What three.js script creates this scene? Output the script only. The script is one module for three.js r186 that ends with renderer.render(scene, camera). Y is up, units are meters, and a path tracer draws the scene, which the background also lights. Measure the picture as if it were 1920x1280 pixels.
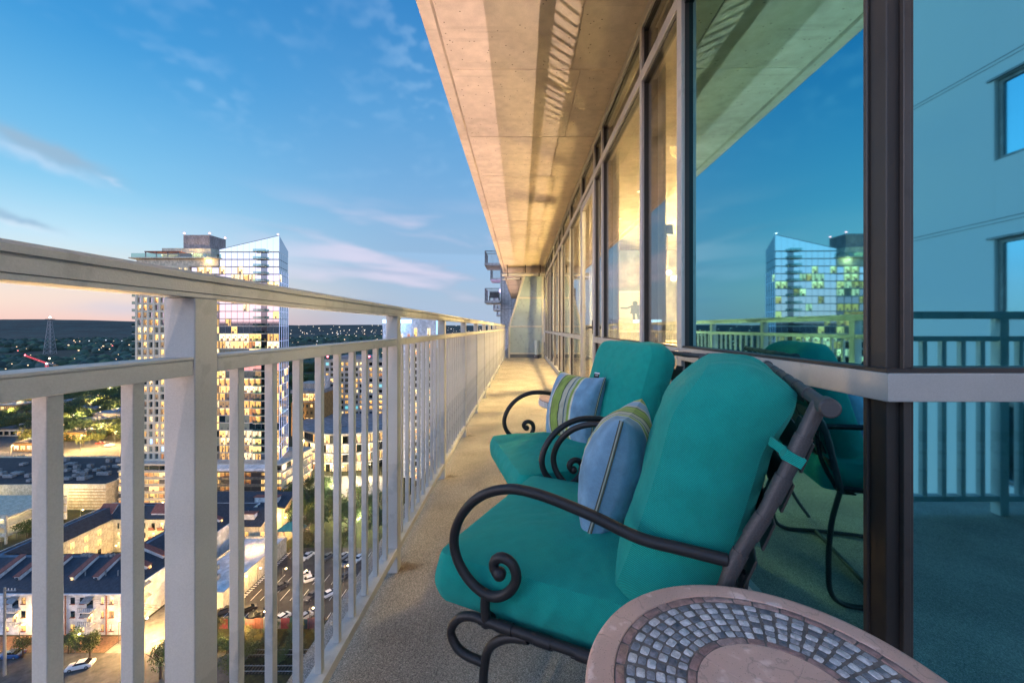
import * as THREE from 'three';
import { RoundedBoxGeometry } from 'three/addons/geometries/RoundedBoxGeometry.js';
import { mergeGeometries, toCreasedNormals } from 'three/addons/utils/BufferGeometryUtils.js';
import { RectAreaLightUniformsLib } from 'three/addons/lights/RectAreaLightUniformsLib.js';

// ---------------------------------------------------------------- camera, exposure
// y is up, the balcony floor is y = 0, the balcony runs along -z, the street is 74 m below
const scene = new THREE.Scene();
const camera = new THREE.PerspectiveCamera(79.83, 1.5, 0.05, 30000);
camera.position.set(0, 1, 0);
camera.lookAt(0, 1, -1);
camera.setViewOffset(1920, 1280, -16, 26, 1920, 1280);   // a shifted lens keeps the uprights upright
const renderer = new THREE.WebGLRenderer({ antialias: true });
renderer.toneMapping = THREE.LinearToneMapping;
renderer.toneMappingExposure = 1.36;
renderer.shadowMap.enabled = true;
RectAreaLightUniformsLib.init();
const GROUND = -74;

// ---------------------------------------------------------------- seeded chance and noise
let seedState = 7;
const rnd = () => { seedState = (seedState + 0x6D2B79F5) | 0; let t = Math.imul(seedState ^ (seedState >>> 15), 1 | seedState); t = (t + Math.imul(t ^ (t >>> 7), 61 | t)) ^ t; return ((t ^ (t >>> 14)) >>> 0) / 4294967296; };
const rr = (a, b) => a + (b - a) * rnd();
const pick = (a) => a[Math.floor(rnd() * a.length)];
const clamp = (x, a = 0, b = 1) => Math.min(b, Math.max(a, x));
const smooth = (a, b, x) => { const t = clamp((x - a) / (b - a)); return t * t * (3 - 2 * t); };
const mix = (a, b, t) => a + (b - a) * t;
const hash = (x, y, s = 0) => { let h = Math.imul(x | 0, 374761393) + Math.imul(y | 0, 668265263) + Math.imul(s | 0, 974634541); h = Math.imul(h ^ (h >>> 13), 1274126177); return ((h ^ (h >>> 16)) >>> 0) / 4294967296; };
function vnoise(x, y, s = 0, px = 0, py = 0) {                     // value noise, periodic when px, py are given
  const ix = Math.floor(x), iy = Math.floor(y), fx = x - ix, fy = y - iy, u = fx * fx * (3 - 2 * fx), v = fy * fy * (3 - 2 * fy);
  const w = (i, p) => (p ? ((i % p) + p) % p : i);
  const a = hash(w(ix, px), w(iy, py), s), b = hash(w(ix + 1, px), w(iy, py), s), c = hash(w(ix, px), w(iy + 1, py), s), d = hash(w(ix + 1, px), w(iy + 1, py), s);
  return mix(mix(a, b, u), mix(c, d, u), v);
}
function fbm(x, y, s, oct = 4, px = 0, py = 0) {
  let r = 0, a = 0.5, n = 0;
  for (let i = 0; i < oct; i++) { r += a * vnoise(x, y, s + i * 17, px, py); n += a; a *= 0.5; x *= 2; y *= 2; px *= 2; py *= 2; }
  return r / n;
}
const lin = (c) => (c <= 0.04045 ? c / 12.92 : Math.pow((c + 0.055) / 1.055, 2.4));
const srgb = (r, g, b) => [lin(r / 255), lin(g / 255), lin(b / 255)];

// ---------------------------------------------------------------- sky: dusk, afterglow low behind and to the left
// each row: elevation in degrees, then sRGB; azimuth from straight ahead, right positive
const SKY_AHEAD = [[-5, 160, 174, 194], [0.5, 160, 174, 196], [4, 166, 188, 212], [8, 150, 182, 214], [13, 140, 180, 217], [18, 120, 172, 217], [27, 92, 158, 212], [38, 56, 132, 197], [60, 34, 98, 166], [90, 28, 84, 150]];
const SKY_LEFT = [[-5, 240, 200, 190], [0.5, 241, 202, 193], [2.2, 244, 218, 204], [4.5, 238, 226, 216], [8.5, 193, 226, 243], [14, 134, 198, 235], [20, 104, 178, 227], [27, 66, 152, 214], [40, 44, 126, 194], [60, 32, 98, 168], [90, 28, 84, 150]];
const SKY_BACK = [[-5, 222, 176, 182], [0.5, 232, 184, 186], [4, 226, 190, 204], [6.5, 208, 198, 222], [9, 190, 203, 230], [14, 166, 200, 234], [20, 150, 192, 234], [28, 120, 174, 226], [42, 60, 130, 196], [60, 38, 104, 172], [90, 28, 84, 150]];
const skyRamp = (t, e) => { let i = 0; while (i < t.length - 2 && t[i + 1][0] < e) i++; const k = clamp((e - t[i][0]) / (t[i + 1][0] - t[i][0])); return [1, 2, 3].map((c) => lin(mix(t[i][c], t[i + 1][c], k) / 255)); };
{
  const W = 1536, H = 768, data = new Float32Array(W * H * 4), D = 180 / Math.PI;
  const blob = (az, el, a0, e0, wa, we, tilt) => { const x = az - a0, y = el - e0 - tilt * x; return Math.exp(-((x / wa) ** 2) - (y / we) ** 2); };
  for (let j = 0; j < H; j++) {
    const el = ((j + 0.5) / H - 0.5) * 180;
    for (let i = 0; i < W; i++) {
      let az = ((i + 0.5) / W - 0.5) * 360 + 90; if (az > 180) az -= 360;
      const left = smooth(-12, -50, az), back = smooth(60, 130, Math.abs(az + 10));
      const a = skyRamp(SKY_AHEAD, el), b = skyRamp(SKY_LEFT, el), c = skyRamp(SKY_BACK, el);
      const gain = mix(2.1, 1.7, smooth(8, 30, el));
      let col = [0, 1, 2].map((k) => mix(mix(a[k], b[k], left) * 0.79, c[k] * gain, back));
      if (el > -3) {
        const warp = (fbm(az * 0.10 + 40, el * 0.35 + 9, 3, 3) - 0.5) * 2.4;
        // pale pink bands low over the city ahead
        const q = fbm(az * 0.065 + 70, el * 0.42 + 20 + warp * 0.35 + az * 0.035, 5, 5);
        const band = smooth(0.47, 0.74, q) * smooth(2.5, 6, el) * (1 - smooth(11.5, 18, el)) * (0.15 + 0.85 * smooth(-38, -20, az));
        const pink = [0.62, 0.545, 0.665]; for (let k = 0; k < 3; k++) col[k] = mix(col[k], pink[k] * (0.92 + 0.16 * q), band * 0.62);
        // grey blue streaks
        const g = smooth(0.56, 0.78, fbm(az * 0.05 + 12, el * 0.75 + 3 + az * 0.03, 11, 4)) * smooth(1.5, 4, el) * (1 - smooth(9, 16, el)) * smooth(-60, -20, az);
        for (let k = 0; k < 3; k++) col[k] = mix(col[k], [0.27, 0.35, 0.50][k], g * 0.42);
        // high thin wisps
        const cx = az * 0.16 + el * 0.08, w1 = fbm(cx + 5, el * 0.30 - az * 0.06 + 31, 23, 5), w2 = fbm(cx * 3.1, el * 1.1 - az * 0.22, 29, 4);
        const wisp = smooth(0.52, 0.80, w1 * 0.62 + w2 * 0.38) * smooth(14, 22, el) * (1 - smooth(50, 75, el));
        const ice = blob(az, el, -14, 32, 5, 6, -0.3) * smooth(0.42, 0.66, w2) * 0.8 + blob(az, el, -37, 25, 6, 3, -0.5) * smooth(0.45, 0.68, w2) * 0.45;
        const hi = clamp(wisp * 0.10 + ice * 0.24); for (let k = 0; k < 3; k++) col[k] = mix(col[k], [0.42, 0.60, 0.80][k], hi);
        // two small lens clouds at the left, dark above and lit below
        for (const [a0, e0, wa, we, t] of [[-49.5, 15.6, 3.6, 0.75, -0.30], [-50.8, 9.35, 1.7, 0.30, -0.26], [-44.9, 14.35, 0.9, 0.28, -0.35]]) {
          const n = fbm(az * 1.3, el * 2.2, 41, 4) - 0.5, up = a0 > -45 ? 0 : blob(az, el + n * 0.7, a0, e0 + we * 0.45, wa, we * 0.9, t), dn = blob(az, el + n * 0.9, a0 - wa * 0.15, e0 - we * 0.75, wa * 1.02, we * 0.75, t);
          for (let k = 0; k < 3; k++) { col[k] = mix(col[k], [0.70, 0.68, 0.76][k], clamp(dn * 0.32)); col[k] = mix(col[k], [0.24, 0.37, 0.50][k], clamp(up * 1.4) * 0.92); }
        }
        // long flat bank above the hills at the left
        const bank = blob(az, el + (fbm(az * 0.5, el, 51, 3) - 0.5) * 0.6, -44, 1.9, 4.2, 0.75, 0) ; for (let k = 0; k < 3; k++) col[k] = mix(col[k], [0.46, 0.47, 0.58][k], bank * 0.6);
      }
      data.set([col[0], col[1], col[2], 1], (j * W + i) * 4);
    }
  }
  const t = new THREE.DataTexture(data, W, H, THREE.RGBAFormat, THREE.FloatType);
  t.mapping = THREE.EquirectangularReflectionMapping; t.magFilter = t.minFilter = THREE.LinearFilter; t.needsUpdate = true;
  scene.background = t; scene.environment = t;
}
// the last light of the sun that has set: low, very soft, from the left and a little behind
const sun = new THREE.DirectionalLight(new THREE.Color(0.98, 0.85, 0.95), 0.9);
sun.name = 'sun'; sun.position.set(-84, 15, 22); sun.target.position.set(0, 0, 0); sun.shadow.radius = 60; sun.castShadow = true;
Object.assign(sun.shadow.camera, { left: -300, right: 300, top: 300, bottom: -300, near: 1, far: 900 });
scene.add(sun, sun.target);

// ---------------------------------------------------------------- building blocks
const names = new Map();
function numbered(n) { const k = names.get(n) ?? 0; names.set(n, k + 1); return k ? n + '_' + String(k).padStart(3, '0') : n; }
function tag(o, label, category, group, kind) { Object.assign(o.userData, label && { label }, category && { category }, group && { group }, kind && { kind }); return o; }
function thing(name, label, category, [x, y, z] = [0, 0, 0], turn = 0, group) {
  const o = new THREE.Group(); o.name = numbered(name); o.position.set(x, y, z); o.rotation.y = turn; scene.add(o);
  return tag(o, label, category, group);
}
function part(parent, name, geo, mat, pos, rot, scl) {
  const m = new THREE.Mesh(Array.isArray(geo) ? merged(geo) : geo, mat); m.name = name; m.castShadow = m.receiveShadow = true;
  if (pos) m.position.set(...pos); if (rot) m.rotation.set(...rot); if (scl) m.scale.set(...scl);
  parent.add(m); return m;
}
function struct(name, geo, mat, pos, rot) { const m = part(scene, numbered(name), geo, mat, pos, rot); m.userData.kind = 'structure'; return m; }
function copyOf(o, label, pos, turn) { const c = o.clone(); c.name = numbered(o.name.replace(/_\d{3}$/, '')); c.userData = { ...o.userData }; if (label) c.userData.label = label; if (pos) c.position.set(...pos); if (turn !== undefined) c.rotation.y = turn; scene.add(c); return c; }
function merged(list) {
  const flat = list.map((g) => { const h = g.index ? g.toNonIndexed() : g.clone(); for (const k of Object.keys(h.attributes)) if (!['position', 'normal', 'uv'].includes(k)) h.deleteAttribute(k); return h; });
  return flat.length === 1 ? flat[0] : mergeGeometries(flat);
}
// uv in metres, from the face each triangle looks towards
function metres(g, s = 1, ox = 0, oy = 0) {
  const h = g.index ? g.toNonIndexed() : g, p = h.attributes.position, uv = new Float32Array(p.count * 2), A = new THREE.Vector3(), B = new THREE.Vector3(), C = new THREE.Vector3();
  for (let i = 0; i < p.count; i += 3) {
    A.fromBufferAttribute(p, i); B.fromBufferAttribute(p, i + 1); C.fromBufferAttribute(p, i + 2);
    const n = B.clone().sub(A).cross(C.clone().sub(A)), ax = Math.abs(n.x), ay = Math.abs(n.y), az = Math.abs(n.z);
    [A, B, C].forEach((v, k) => { const [u, w] = ay >= ax && ay >= az ? [v.x, v.z] : ax >= az ? [v.z, v.y] : [v.x, v.y]; uv[(i + k) * 2] = u / s + ox; uv[(i + k) * 2 + 1] = w / s + oy; });
  }
  h.setAttribute('uv', new THREE.BufferAttribute(uv, 2)); return h;
}
const bx = (w, h, d, x = 0, y = 0, z = 0, s = 1) => metres(new THREE.BoxGeometry(w, h, d).translate(x, y, z), s);
const span = (x0, x1, y0, y1, z0, z1, s = 1) => bx(Math.abs(x1 - x0), Math.abs(y1 - y0), Math.abs(z1 - z0), (x0 + x1) / 2, (y0 + y1) / 2, (z0 + z1) / 2, s);
const rbx = (w, h, d, r, x = 0, y = 0, z = 0, s = 1) => metres(new RoundedBoxGeometry(w, h, d, 2, r).translate(x, y, z), s);
const rspan = (x0, x1, y0, y1, z0, z1, r = 0.003, s = 1) => rbx(Math.abs(x1 - x0), Math.abs(y1 - y0), Math.abs(z1 - z0), r, (x0 + x1) / 2, (y0 + y1) / 2, (z0 + z1) / 2, s);
const V = (x, y, z) => new THREE.Vector3(x, y, z);
const tube = (pts, r, seg = 40, rad = 10, closed = false) => new THREE.TubeGeometry(new THREE.CatmullRomCurve3(pts.map((p) => V(...p)), closed, 'centripetal'), seg, r, rad, closed);
function rod(a, b, r, rad = 8, r2 = r) {
  const A = V(...a), B = V(...b), d = B.clone().sub(A), g = new THREE.CylinderGeometry(r2, r, d.length(), rad);
  return g.applyQuaternion(new THREE.Quaternion().setFromUnitVectors(V(0, 1, 0), d.normalize())).translate((A.x + B.x) / 2, (A.y + B.y) / 2, (A.z + B.z) / 2);
}
function bar(a, b, w, h) {                                           // square bar from a to b
  const A = V(...a), B = V(...b), d = B.clone().sub(A), L = d.length(), g = new THREE.BoxGeometry(w, h, L), m = new THREE.Matrix4().lookAt(A, B, Math.abs(d.y) > 0.95 * L ? V(1, 0, 0) : V(0, 1, 0));
  return metres(g.applyMatrix4(m).translate((A.x + B.x) / 2, (A.y + B.y) / 2, (A.z + B.z) / 2));
}

// ---------------------------------------------------------------- computed textures
function texture(n, fn, colour = true, m = n) {
  const d = new Uint8Array(n * m * 4);
  for (let y = 0; y < m; y++) for (let x = 0; x < n; x++) { const c = fn(x / n, y / m, x, y), o = (y * n + x) * 4; d[o] = clamp(c[0]) * 255; d[o + 1] = clamp(c[1] ?? c[0]) * 255; d[o + 2] = clamp(c[2] ?? c[0]) * 255; d[o + 3] = 255; }
  const t = new THREE.DataTexture(d, n, m); t.wrapS = t.wrapT = THREE.RepeatWrapping; t.magFilter = THREE.LinearFilter; t.minFilter = THREE.LinearMipmapLinearFilter; t.generateMipmaps = true;
  if (colour) t.colorSpace = THREE.SRGBColorSpace; t.needsUpdate = true; return t;
}
const rep = (t, s) => { const c = t.clone(); c.repeat.set(1 / s, 1 / s); c.needsUpdate = true; return c; };
const std = (o) => new THREE.MeshStandardMaterial(o);
const phy = (o) => new THREE.MeshPhysicalMaterial(o);
const RGB = (r, g, b) => new THREE.Color().setRGB(r, g, b);

const concreteTex = texture(1024, (u, v) => {
  const a = 0.5 + (fbm(u * 6, v * 6, 101, 5, 6, 6) - 0.5) * 0.6, b = fbm(u * 40, v * 40, 103, 3, 40, 40), stain = smooth(0.60, 0.72, fbm(u * 5 + 0.3, v * 5, 107, 4, 5, 5)), pit = hash(Math.floor(u * 300), Math.floor(v * 300), 9) > 0.9965 ? 1 : 0, streak = smooth(0.66, 0.74, fbm(u * 2, v * 60, 109, 3, 2, 60)) * smooth(0.5, 0.6, a);
  const speck = hash(Math.floor(u * 1024), Math.floor(v * 1024), 5) - 0.5, l = 0.78 + (a - 0.5) * 0.22 + (b - 0.5) * 0.11 + speck * 0.05 - stain * 0.045 - pit * 0.30 - streak * 0.035;
  return [l, l * 0.935, l * 0.86];
});
const concreteBump = texture(512, (u, v) => [0.5 + (fbm(u * 30, v * 30, 113, 4, 30, 30) - 0.5) * 0.8 - (hash(Math.floor(u * 150), Math.floor(v * 150), 9) > 0.995 ? 0.4 : 0)], false);
const grainAt = (x, y) => { let s = 0; for (const [k, w] of [[1, 0.5], [2, 0.42], [4, 0.16]]) s += (hash(Math.floor(x / k), Math.floor(y / k), 60 + k) - 0.5) * w; return s; };
const floorTex = texture(1024, (u, v, x, y) => { const a = fbm(u * 5, v * 5, 121, 4, 5, 5), l = 0.585 + grainAt(x, y) * 0.66 + (a - 0.5) * 0.14; return [l * 1.0, l * 0.965, l * 0.91]; });
const floorBump = texture(1024, (u, v, x, y) => [0.5 + grainAt(x, y) * 0.55], false);
const dirtTex = texture(512, (u, v) => { const a = fbm(u * 4, v * 4, 131, 5, 4, 4), s = smooth(0.62, 0.7, fbm(u * 12, v * 12, 133, 4, 12, 12)); const l = 0.93 + (a - 0.5) * 0.14 - s * 0.06 + (hash(u * 512, v * 512, 3) - 0.5) * 0.05; return [l, l, l * 0.985]; });
const peelBump = texture(256, (u, v) => [fbm(u * 40, v * 40, 137, 3, 40, 40)], false);
const weaveTex = texture(256, (u, v, x, y) => { const d = ((x + y * 2) % 16) / 16, w = Math.abs(d - 0.5) * 2, l = 0.60 + w * 0.38 + (hash(x >> 1, y >> 1, 2) - 0.5) * 0.09 + (fbm(u * 4, v * 4, 141, 3, 4, 4) - 0.5) * 0.06; return [l, l, l]; });
const weaveBump = texture(256, (u, v, x, y) => [Math.abs(((x + y * 2) % 16) / 16 - 0.5) * 2], false);
const stoneTex = texture(1024, (u, v) => {
  const a = fbm(u * 6, v * 6, 151, 5, 6, 6), pale = smooth(0.62, 0.75, fbm(u * 16, v * 16, 153, 4, 16, 16)), vein = smooth(0.47, 0.5, fbm(u * 9, v * 9, 157, 5, 9, 9)) * (1 - smooth(0.5, 0.53, fbm(u * 9, v * 9, 157, 5, 9, 9))), pit = hash(Math.floor(u * 360), Math.floor(v * 360), 4) > 0.985 ? 0.14 : 0;
  const l = 0.86 + (a - 0.5) * 0.16 + pale * 0.08 - vein * 0.08 - pit + (hash(u * 1024, v * 1024, 8) - 0.5) * 0.06; return [l * 1.0, l * (0.87 + pale * 0.05), l * (0.82 + pale * 0.08)];
});
const metalWearTex = texture(256, (u, v) => { const a = fbm(u * 10, v * 10, 161, 4, 10, 10), c = hash(Math.floor(u * 128), Math.floor(v * 128), 6) > 0.994 ? 0.35 : 0; const l = 0.74 + (a - 0.5) * 0.26 + c * 0.6; return [l, l * 0.98, l * 0.97]; });
const speckTex = texture(512, (u, v) => { const a = fbm(u * 9, v * 9, 171, 5, 9, 9), b = fbm(u * 70, v * 70, 173, 2, 70, 70); const l = 0.80 + (a - 0.5) * 0.34 + (b - 0.5) * 0.16; return [l, l, l]; });

const M = {
  ceiling: std({ color: RGB(0.95, 0.94, 0.92), map: rep(concreteTex, 2.6), bumpMap: rep(concreteBump, 1.1), bumpScale: 0.0016, roughness: 0.85 }),
  floor: std({ color: RGB(0.95, 0.93, 0.90), map: rep(floorTex, 0.95), bumpMap: rep(floorBump, 0.95), bumpScale: 0.0028, roughness: 0.9 }),
  paint: std({ color: RGB(0.54, 0.54, 0.525), map: rep(dirtTex, 0.7), bumpMap: rep(peelBump, 0.06), bumpScale: 0.00025, roughness: 0.48 }),
  alu: std({ color: RGB(0.55, 0.53, 0.51), map: rep(dirtTex, 0.9), metalness: 0.25, roughness: 0.42 }),
  darkFrame: std({ color: RGB(0.032, 0.028, 0.027), map: rep(dirtTex, 0.5), roughness: 0.5 }),
  gasket: std({ color: RGB(0.012, 0.012, 0.013), roughness: 0.7 }),
  clearGlass: phy({ color: RGB(0.93, 0.95, 0.90), transmission: 1, thickness: 0, ior: 1.62, roughness: 0.02 }),
  tealSide: phy({ color: RGB(0.17, 0.57, 0.65), metalness: 1, roughness: 0.025, opacity: 0.88, transparent: true }),   // coated glass
  frosted: phy({ color: RGB(0.33, 0.43, 0.50), map: rep(dirtTex, 1.2), roughness: 0.5, clearcoat: 0.3, clearcoatRoughness: 0.45 }),
  iron: std({ color: RGB(0.050, 0.051, 0.055), map: rep(metalWearTex, 0.25), roughness: 0.46, metalness: 0.25, bumpMap: rep(metalWearTex, 0.12), bumpScale: 0.0005 }),
  ironGrey: std({ color: RGB(0.145, 0.148, 0.158), map: rep(metalWearTex, 0.25), roughness: 0.5, metalness: 0.3 }),
  strap: std({ color: RGB(0.030, 0.029, 0.029), roughness: 0.5 }),
  teal: phy({ color: RGB(0.003, 0.56, 0.45), map: rep(weaveTex, 0.080), bumpMap: rep(weaveBump, 0.080), bumpScale: 0.0009, roughness: 0.92, sheen: 0.35, sheenColor: RGB(0.25, 0.75, 0.65), sheenRoughness: 0.6 }),
  white: std({ color: RGB(0.78, 0.77, 0.74), roughness: 0.7 }),
};

// ---------------------------------------------------------------- the balcony: slab, ceiling, own building
struct('balcony_floor', [span(-0.66, 0.80, -0.24, 0, -13.62, -0.889), span(-0.66, 4.3, -0.24, 0, -0.889, 0.52), span(0.80, 1.0, -0.24, -0.02, -13.62, -0.889)], M.floor);
struct('neighbour_floor', [span(-0.66, 0.86, -0.24, 0, -29, -13.63)], M.floor);
{ // ceiling: the slab of the floor above, cast against formwork panels that left fine joints and a drip lip at the edge
  const c = struct('balcony_ceiling', [span(-0.66, 1.3, 3.062, 3.30, -29, 0.6), span(1.3, 4.3, 3.062, 3.30, -0.88, 0.6), metres(new THREE.ExtrudeGeometry(new THREE.Shape([new THREE.Vector2(-0.655, 3.062), new THREE.Vector2(-0.655, 3.042), new THREE.Vector2(-0.570, 3.042), new THREE.Vector2(-0.556, 3.062)]), { depth: 29.4, bevelEnabled: false }).translate(0, 0, -29))], M.ceiling);
  const zs = [0.6, -0.95, -2.09, -3.24, -4.39, -5.53, -6.68, -7.83, -8.98, -10.13, -11.28, -12.43, -13.58, -15.9, -18.2, -20.5, -22.8, -25.1, -29];
  for (let i = 0; i < zs.length - 1; i++) for (const [x0, x1] of i % 2 ? [[-0.54, 0.47], [0.479, 0.86]] : [[-0.54, 0.40], [0.409, 0.86]]) part(c, 'formwork_panel', span(x0, x1, 3.052 - (i % 3) * 0.0007, 3.063, zs[i] - 0.0045, zs[i + 1] + 0.0045), M.ceiling);
}
{ // the rest of the tower that the balcony hangs on
  struct('apartment_tower', [span(5.9, 16, GROUND, 60, -34, -0.93), span(0.98, 5.9, GROUND, -0.02, -29, -1.0), span(0.98, 5.9, 3.06, 60, -29, -1.0)], std({ color: RGB(0.62, 0.60, 0.58), map: rep(speckTex, 3), roughness: 0.9 }));
}

// ---------------------------------------------------------------- railing
{
  const r = thing('balcony_railing', 'beige painted metal balcony railing with square pickets running away to the left', 'railing');
  const ZE = -13.5, Z0 = 0.34, XC = -0.5247;
  const prof = [[-0.500, 1.0467], [-0.500, 1.0526], [-0.5035, 1.0530], [-0.5035, 1.0536], [-0.4995, 1.0542], [-0.4995, 1.0700], [-0.5055, 1.0712], [-0.5055, 1.0735], [-0.4990, 1.0742], [-0.4985, 1.0820], [-0.5020, 1.0864], [-0.5430, 1.0864], [-0.5470, 1.0820], [-0.5470, 1.0530], [-0.5440, 1.0467]];
  const sh = new THREE.Shape(prof.map(([x, y]) => new THREE.Vector2(x, y)));
  const joints = [Z0 + 0.024, -1.72, -5.85, -9.98, ZE];             // the cap rail comes in lengths with visible butt joints
  for (let i = 0; i < joints.length - 1; i++) part(r, 'top_rail', metres(new THREE.ExtrudeGeometry(sh, { depth: joints[i] - joints[i + 1] - 0.002, bevelEnabled: false }).translate(0, 0, joints[i + 1] + 0.001)), M.paint);
  const posts = []; for (let k = -1; k <= 12; k++) posts.push(-(0.6507 + 1.033 * k)); posts.push(ZE + 0.03);
  posts[0] = Z0;
  const postG = rspan(-0.0237, 0.0237, 0, 1.0465, -0.0237, 0.0237, 0.002), picketG = rspan(-0.0085, 0.0085, 0.1032, 0.9268, -0.0085, 0.0085, 0.0012), foot = rspan(-0.034, 0.030, 0.0, 0.006, -0.05, 0.05, 0.002);
  posts.forEach((z, i) => {
    part(r, 'post', postG, M.paint, [XC, 0, z]);
    if (i < posts.length - 1) {
      const z0 = z - 0.0237, z1 = posts[i + 1] + 0.0237, cz = (z0 + z1) / 2, L = z0 - z1;
      part(r, 'mid_rail', [rspan(-0.5480, -0.5022, 0.9268, 0.9500, z1 + 0.0012, z0 - 0.0012, 0.002), rspan(-0.5490, -0.5010, 0.9502, 0.9545, z1 + 0.0012, z0 - 0.0012, 0.0015)], M.paint);
      part(r, 'bottom_rail', [rspan(-0.5485, -0.5012, 0.0745, 0.103, z1 + 0.001, z0 - 0.001, 0.002)], M.paint);
      const n = Math.round((L + 0.047) / 0.1033) - 1, step = (z - posts[i + 1]) / (n + 1);
      for (let k = 1; k <= n; k++) part(r, 'picket', picketG, M.paint, [XC, 0, z - k * step]);
    }
  });
  const rustTex = texture(128, (u, v) => { const r = Math.hypot(u - 0.3, v - 0.5) * 2, n = fbm(u * 6, v * 6, 301, 5), q = n + hash(u * 128, v * 128, 3) * 0.4 - r * 0.75; const k = q > 0.26 ? clamp((q - 0.26) * 3) * 0.42 : 0; return [k, k, k]; }, false);
  const rust = std({ color: RGB(0.30, 0.16, 0.06), alphaMap: rustTex, transparent: true, roughness: 0.95 });
  for (const [i, sz] of [[2, 0.13], [3, 0.10], [4, 0.08]]) part(r, 'rust_stain', new THREE.PlaneGeometry(sz * 1.5, sz).rotateX(-Math.PI / 2), rust, [XC + 0.075, 0.003, posts[i] - 0.01]);
  // the return that closes the balcony behind the camera, seen in the glass
  const q = thing('end_railing', 'beige railing across the balcony end, mirrored in the front glass at right', 'railing', [0, 0, Z0]);
  part(q, 'top_rail', rspan(-0.50, 4.2, 1.0467, 1.0864, -0.024, 0.024, 0.003), M.paint);
  const px = []; for (let x = XC + 1.033; x < 4.2; x += 1.033) px.push(x);
  [XC, ...px].forEach((x, i, a) => {
    if (i) part(q, 'post', postG, M.paint, [x, 0, 0]);
    const e = a[i + 1] ?? 4.2, x0 = x + 0.0247, x1 = e - 0.0247;
    part(q, 'mid_rail', rspan(x0, x1, 0.9268, 0.9545, -0.0225, 0.0225, 0.002), M.paint);
    part(q, 'bottom_rail', rspan(x0, x1, 0.0745, 0.103, -0.0225, 0.0225, 0.002), M.paint);
    for (let k = 1; k < 10; k++) if (x + k * 0.1033 < 4.15) part(q, 'picket', picketG, M.paint, [x + k * 0.1033, 0, 0], [0, 0, 0], [1.5, 1, 1.5]);
  });
}

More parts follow.
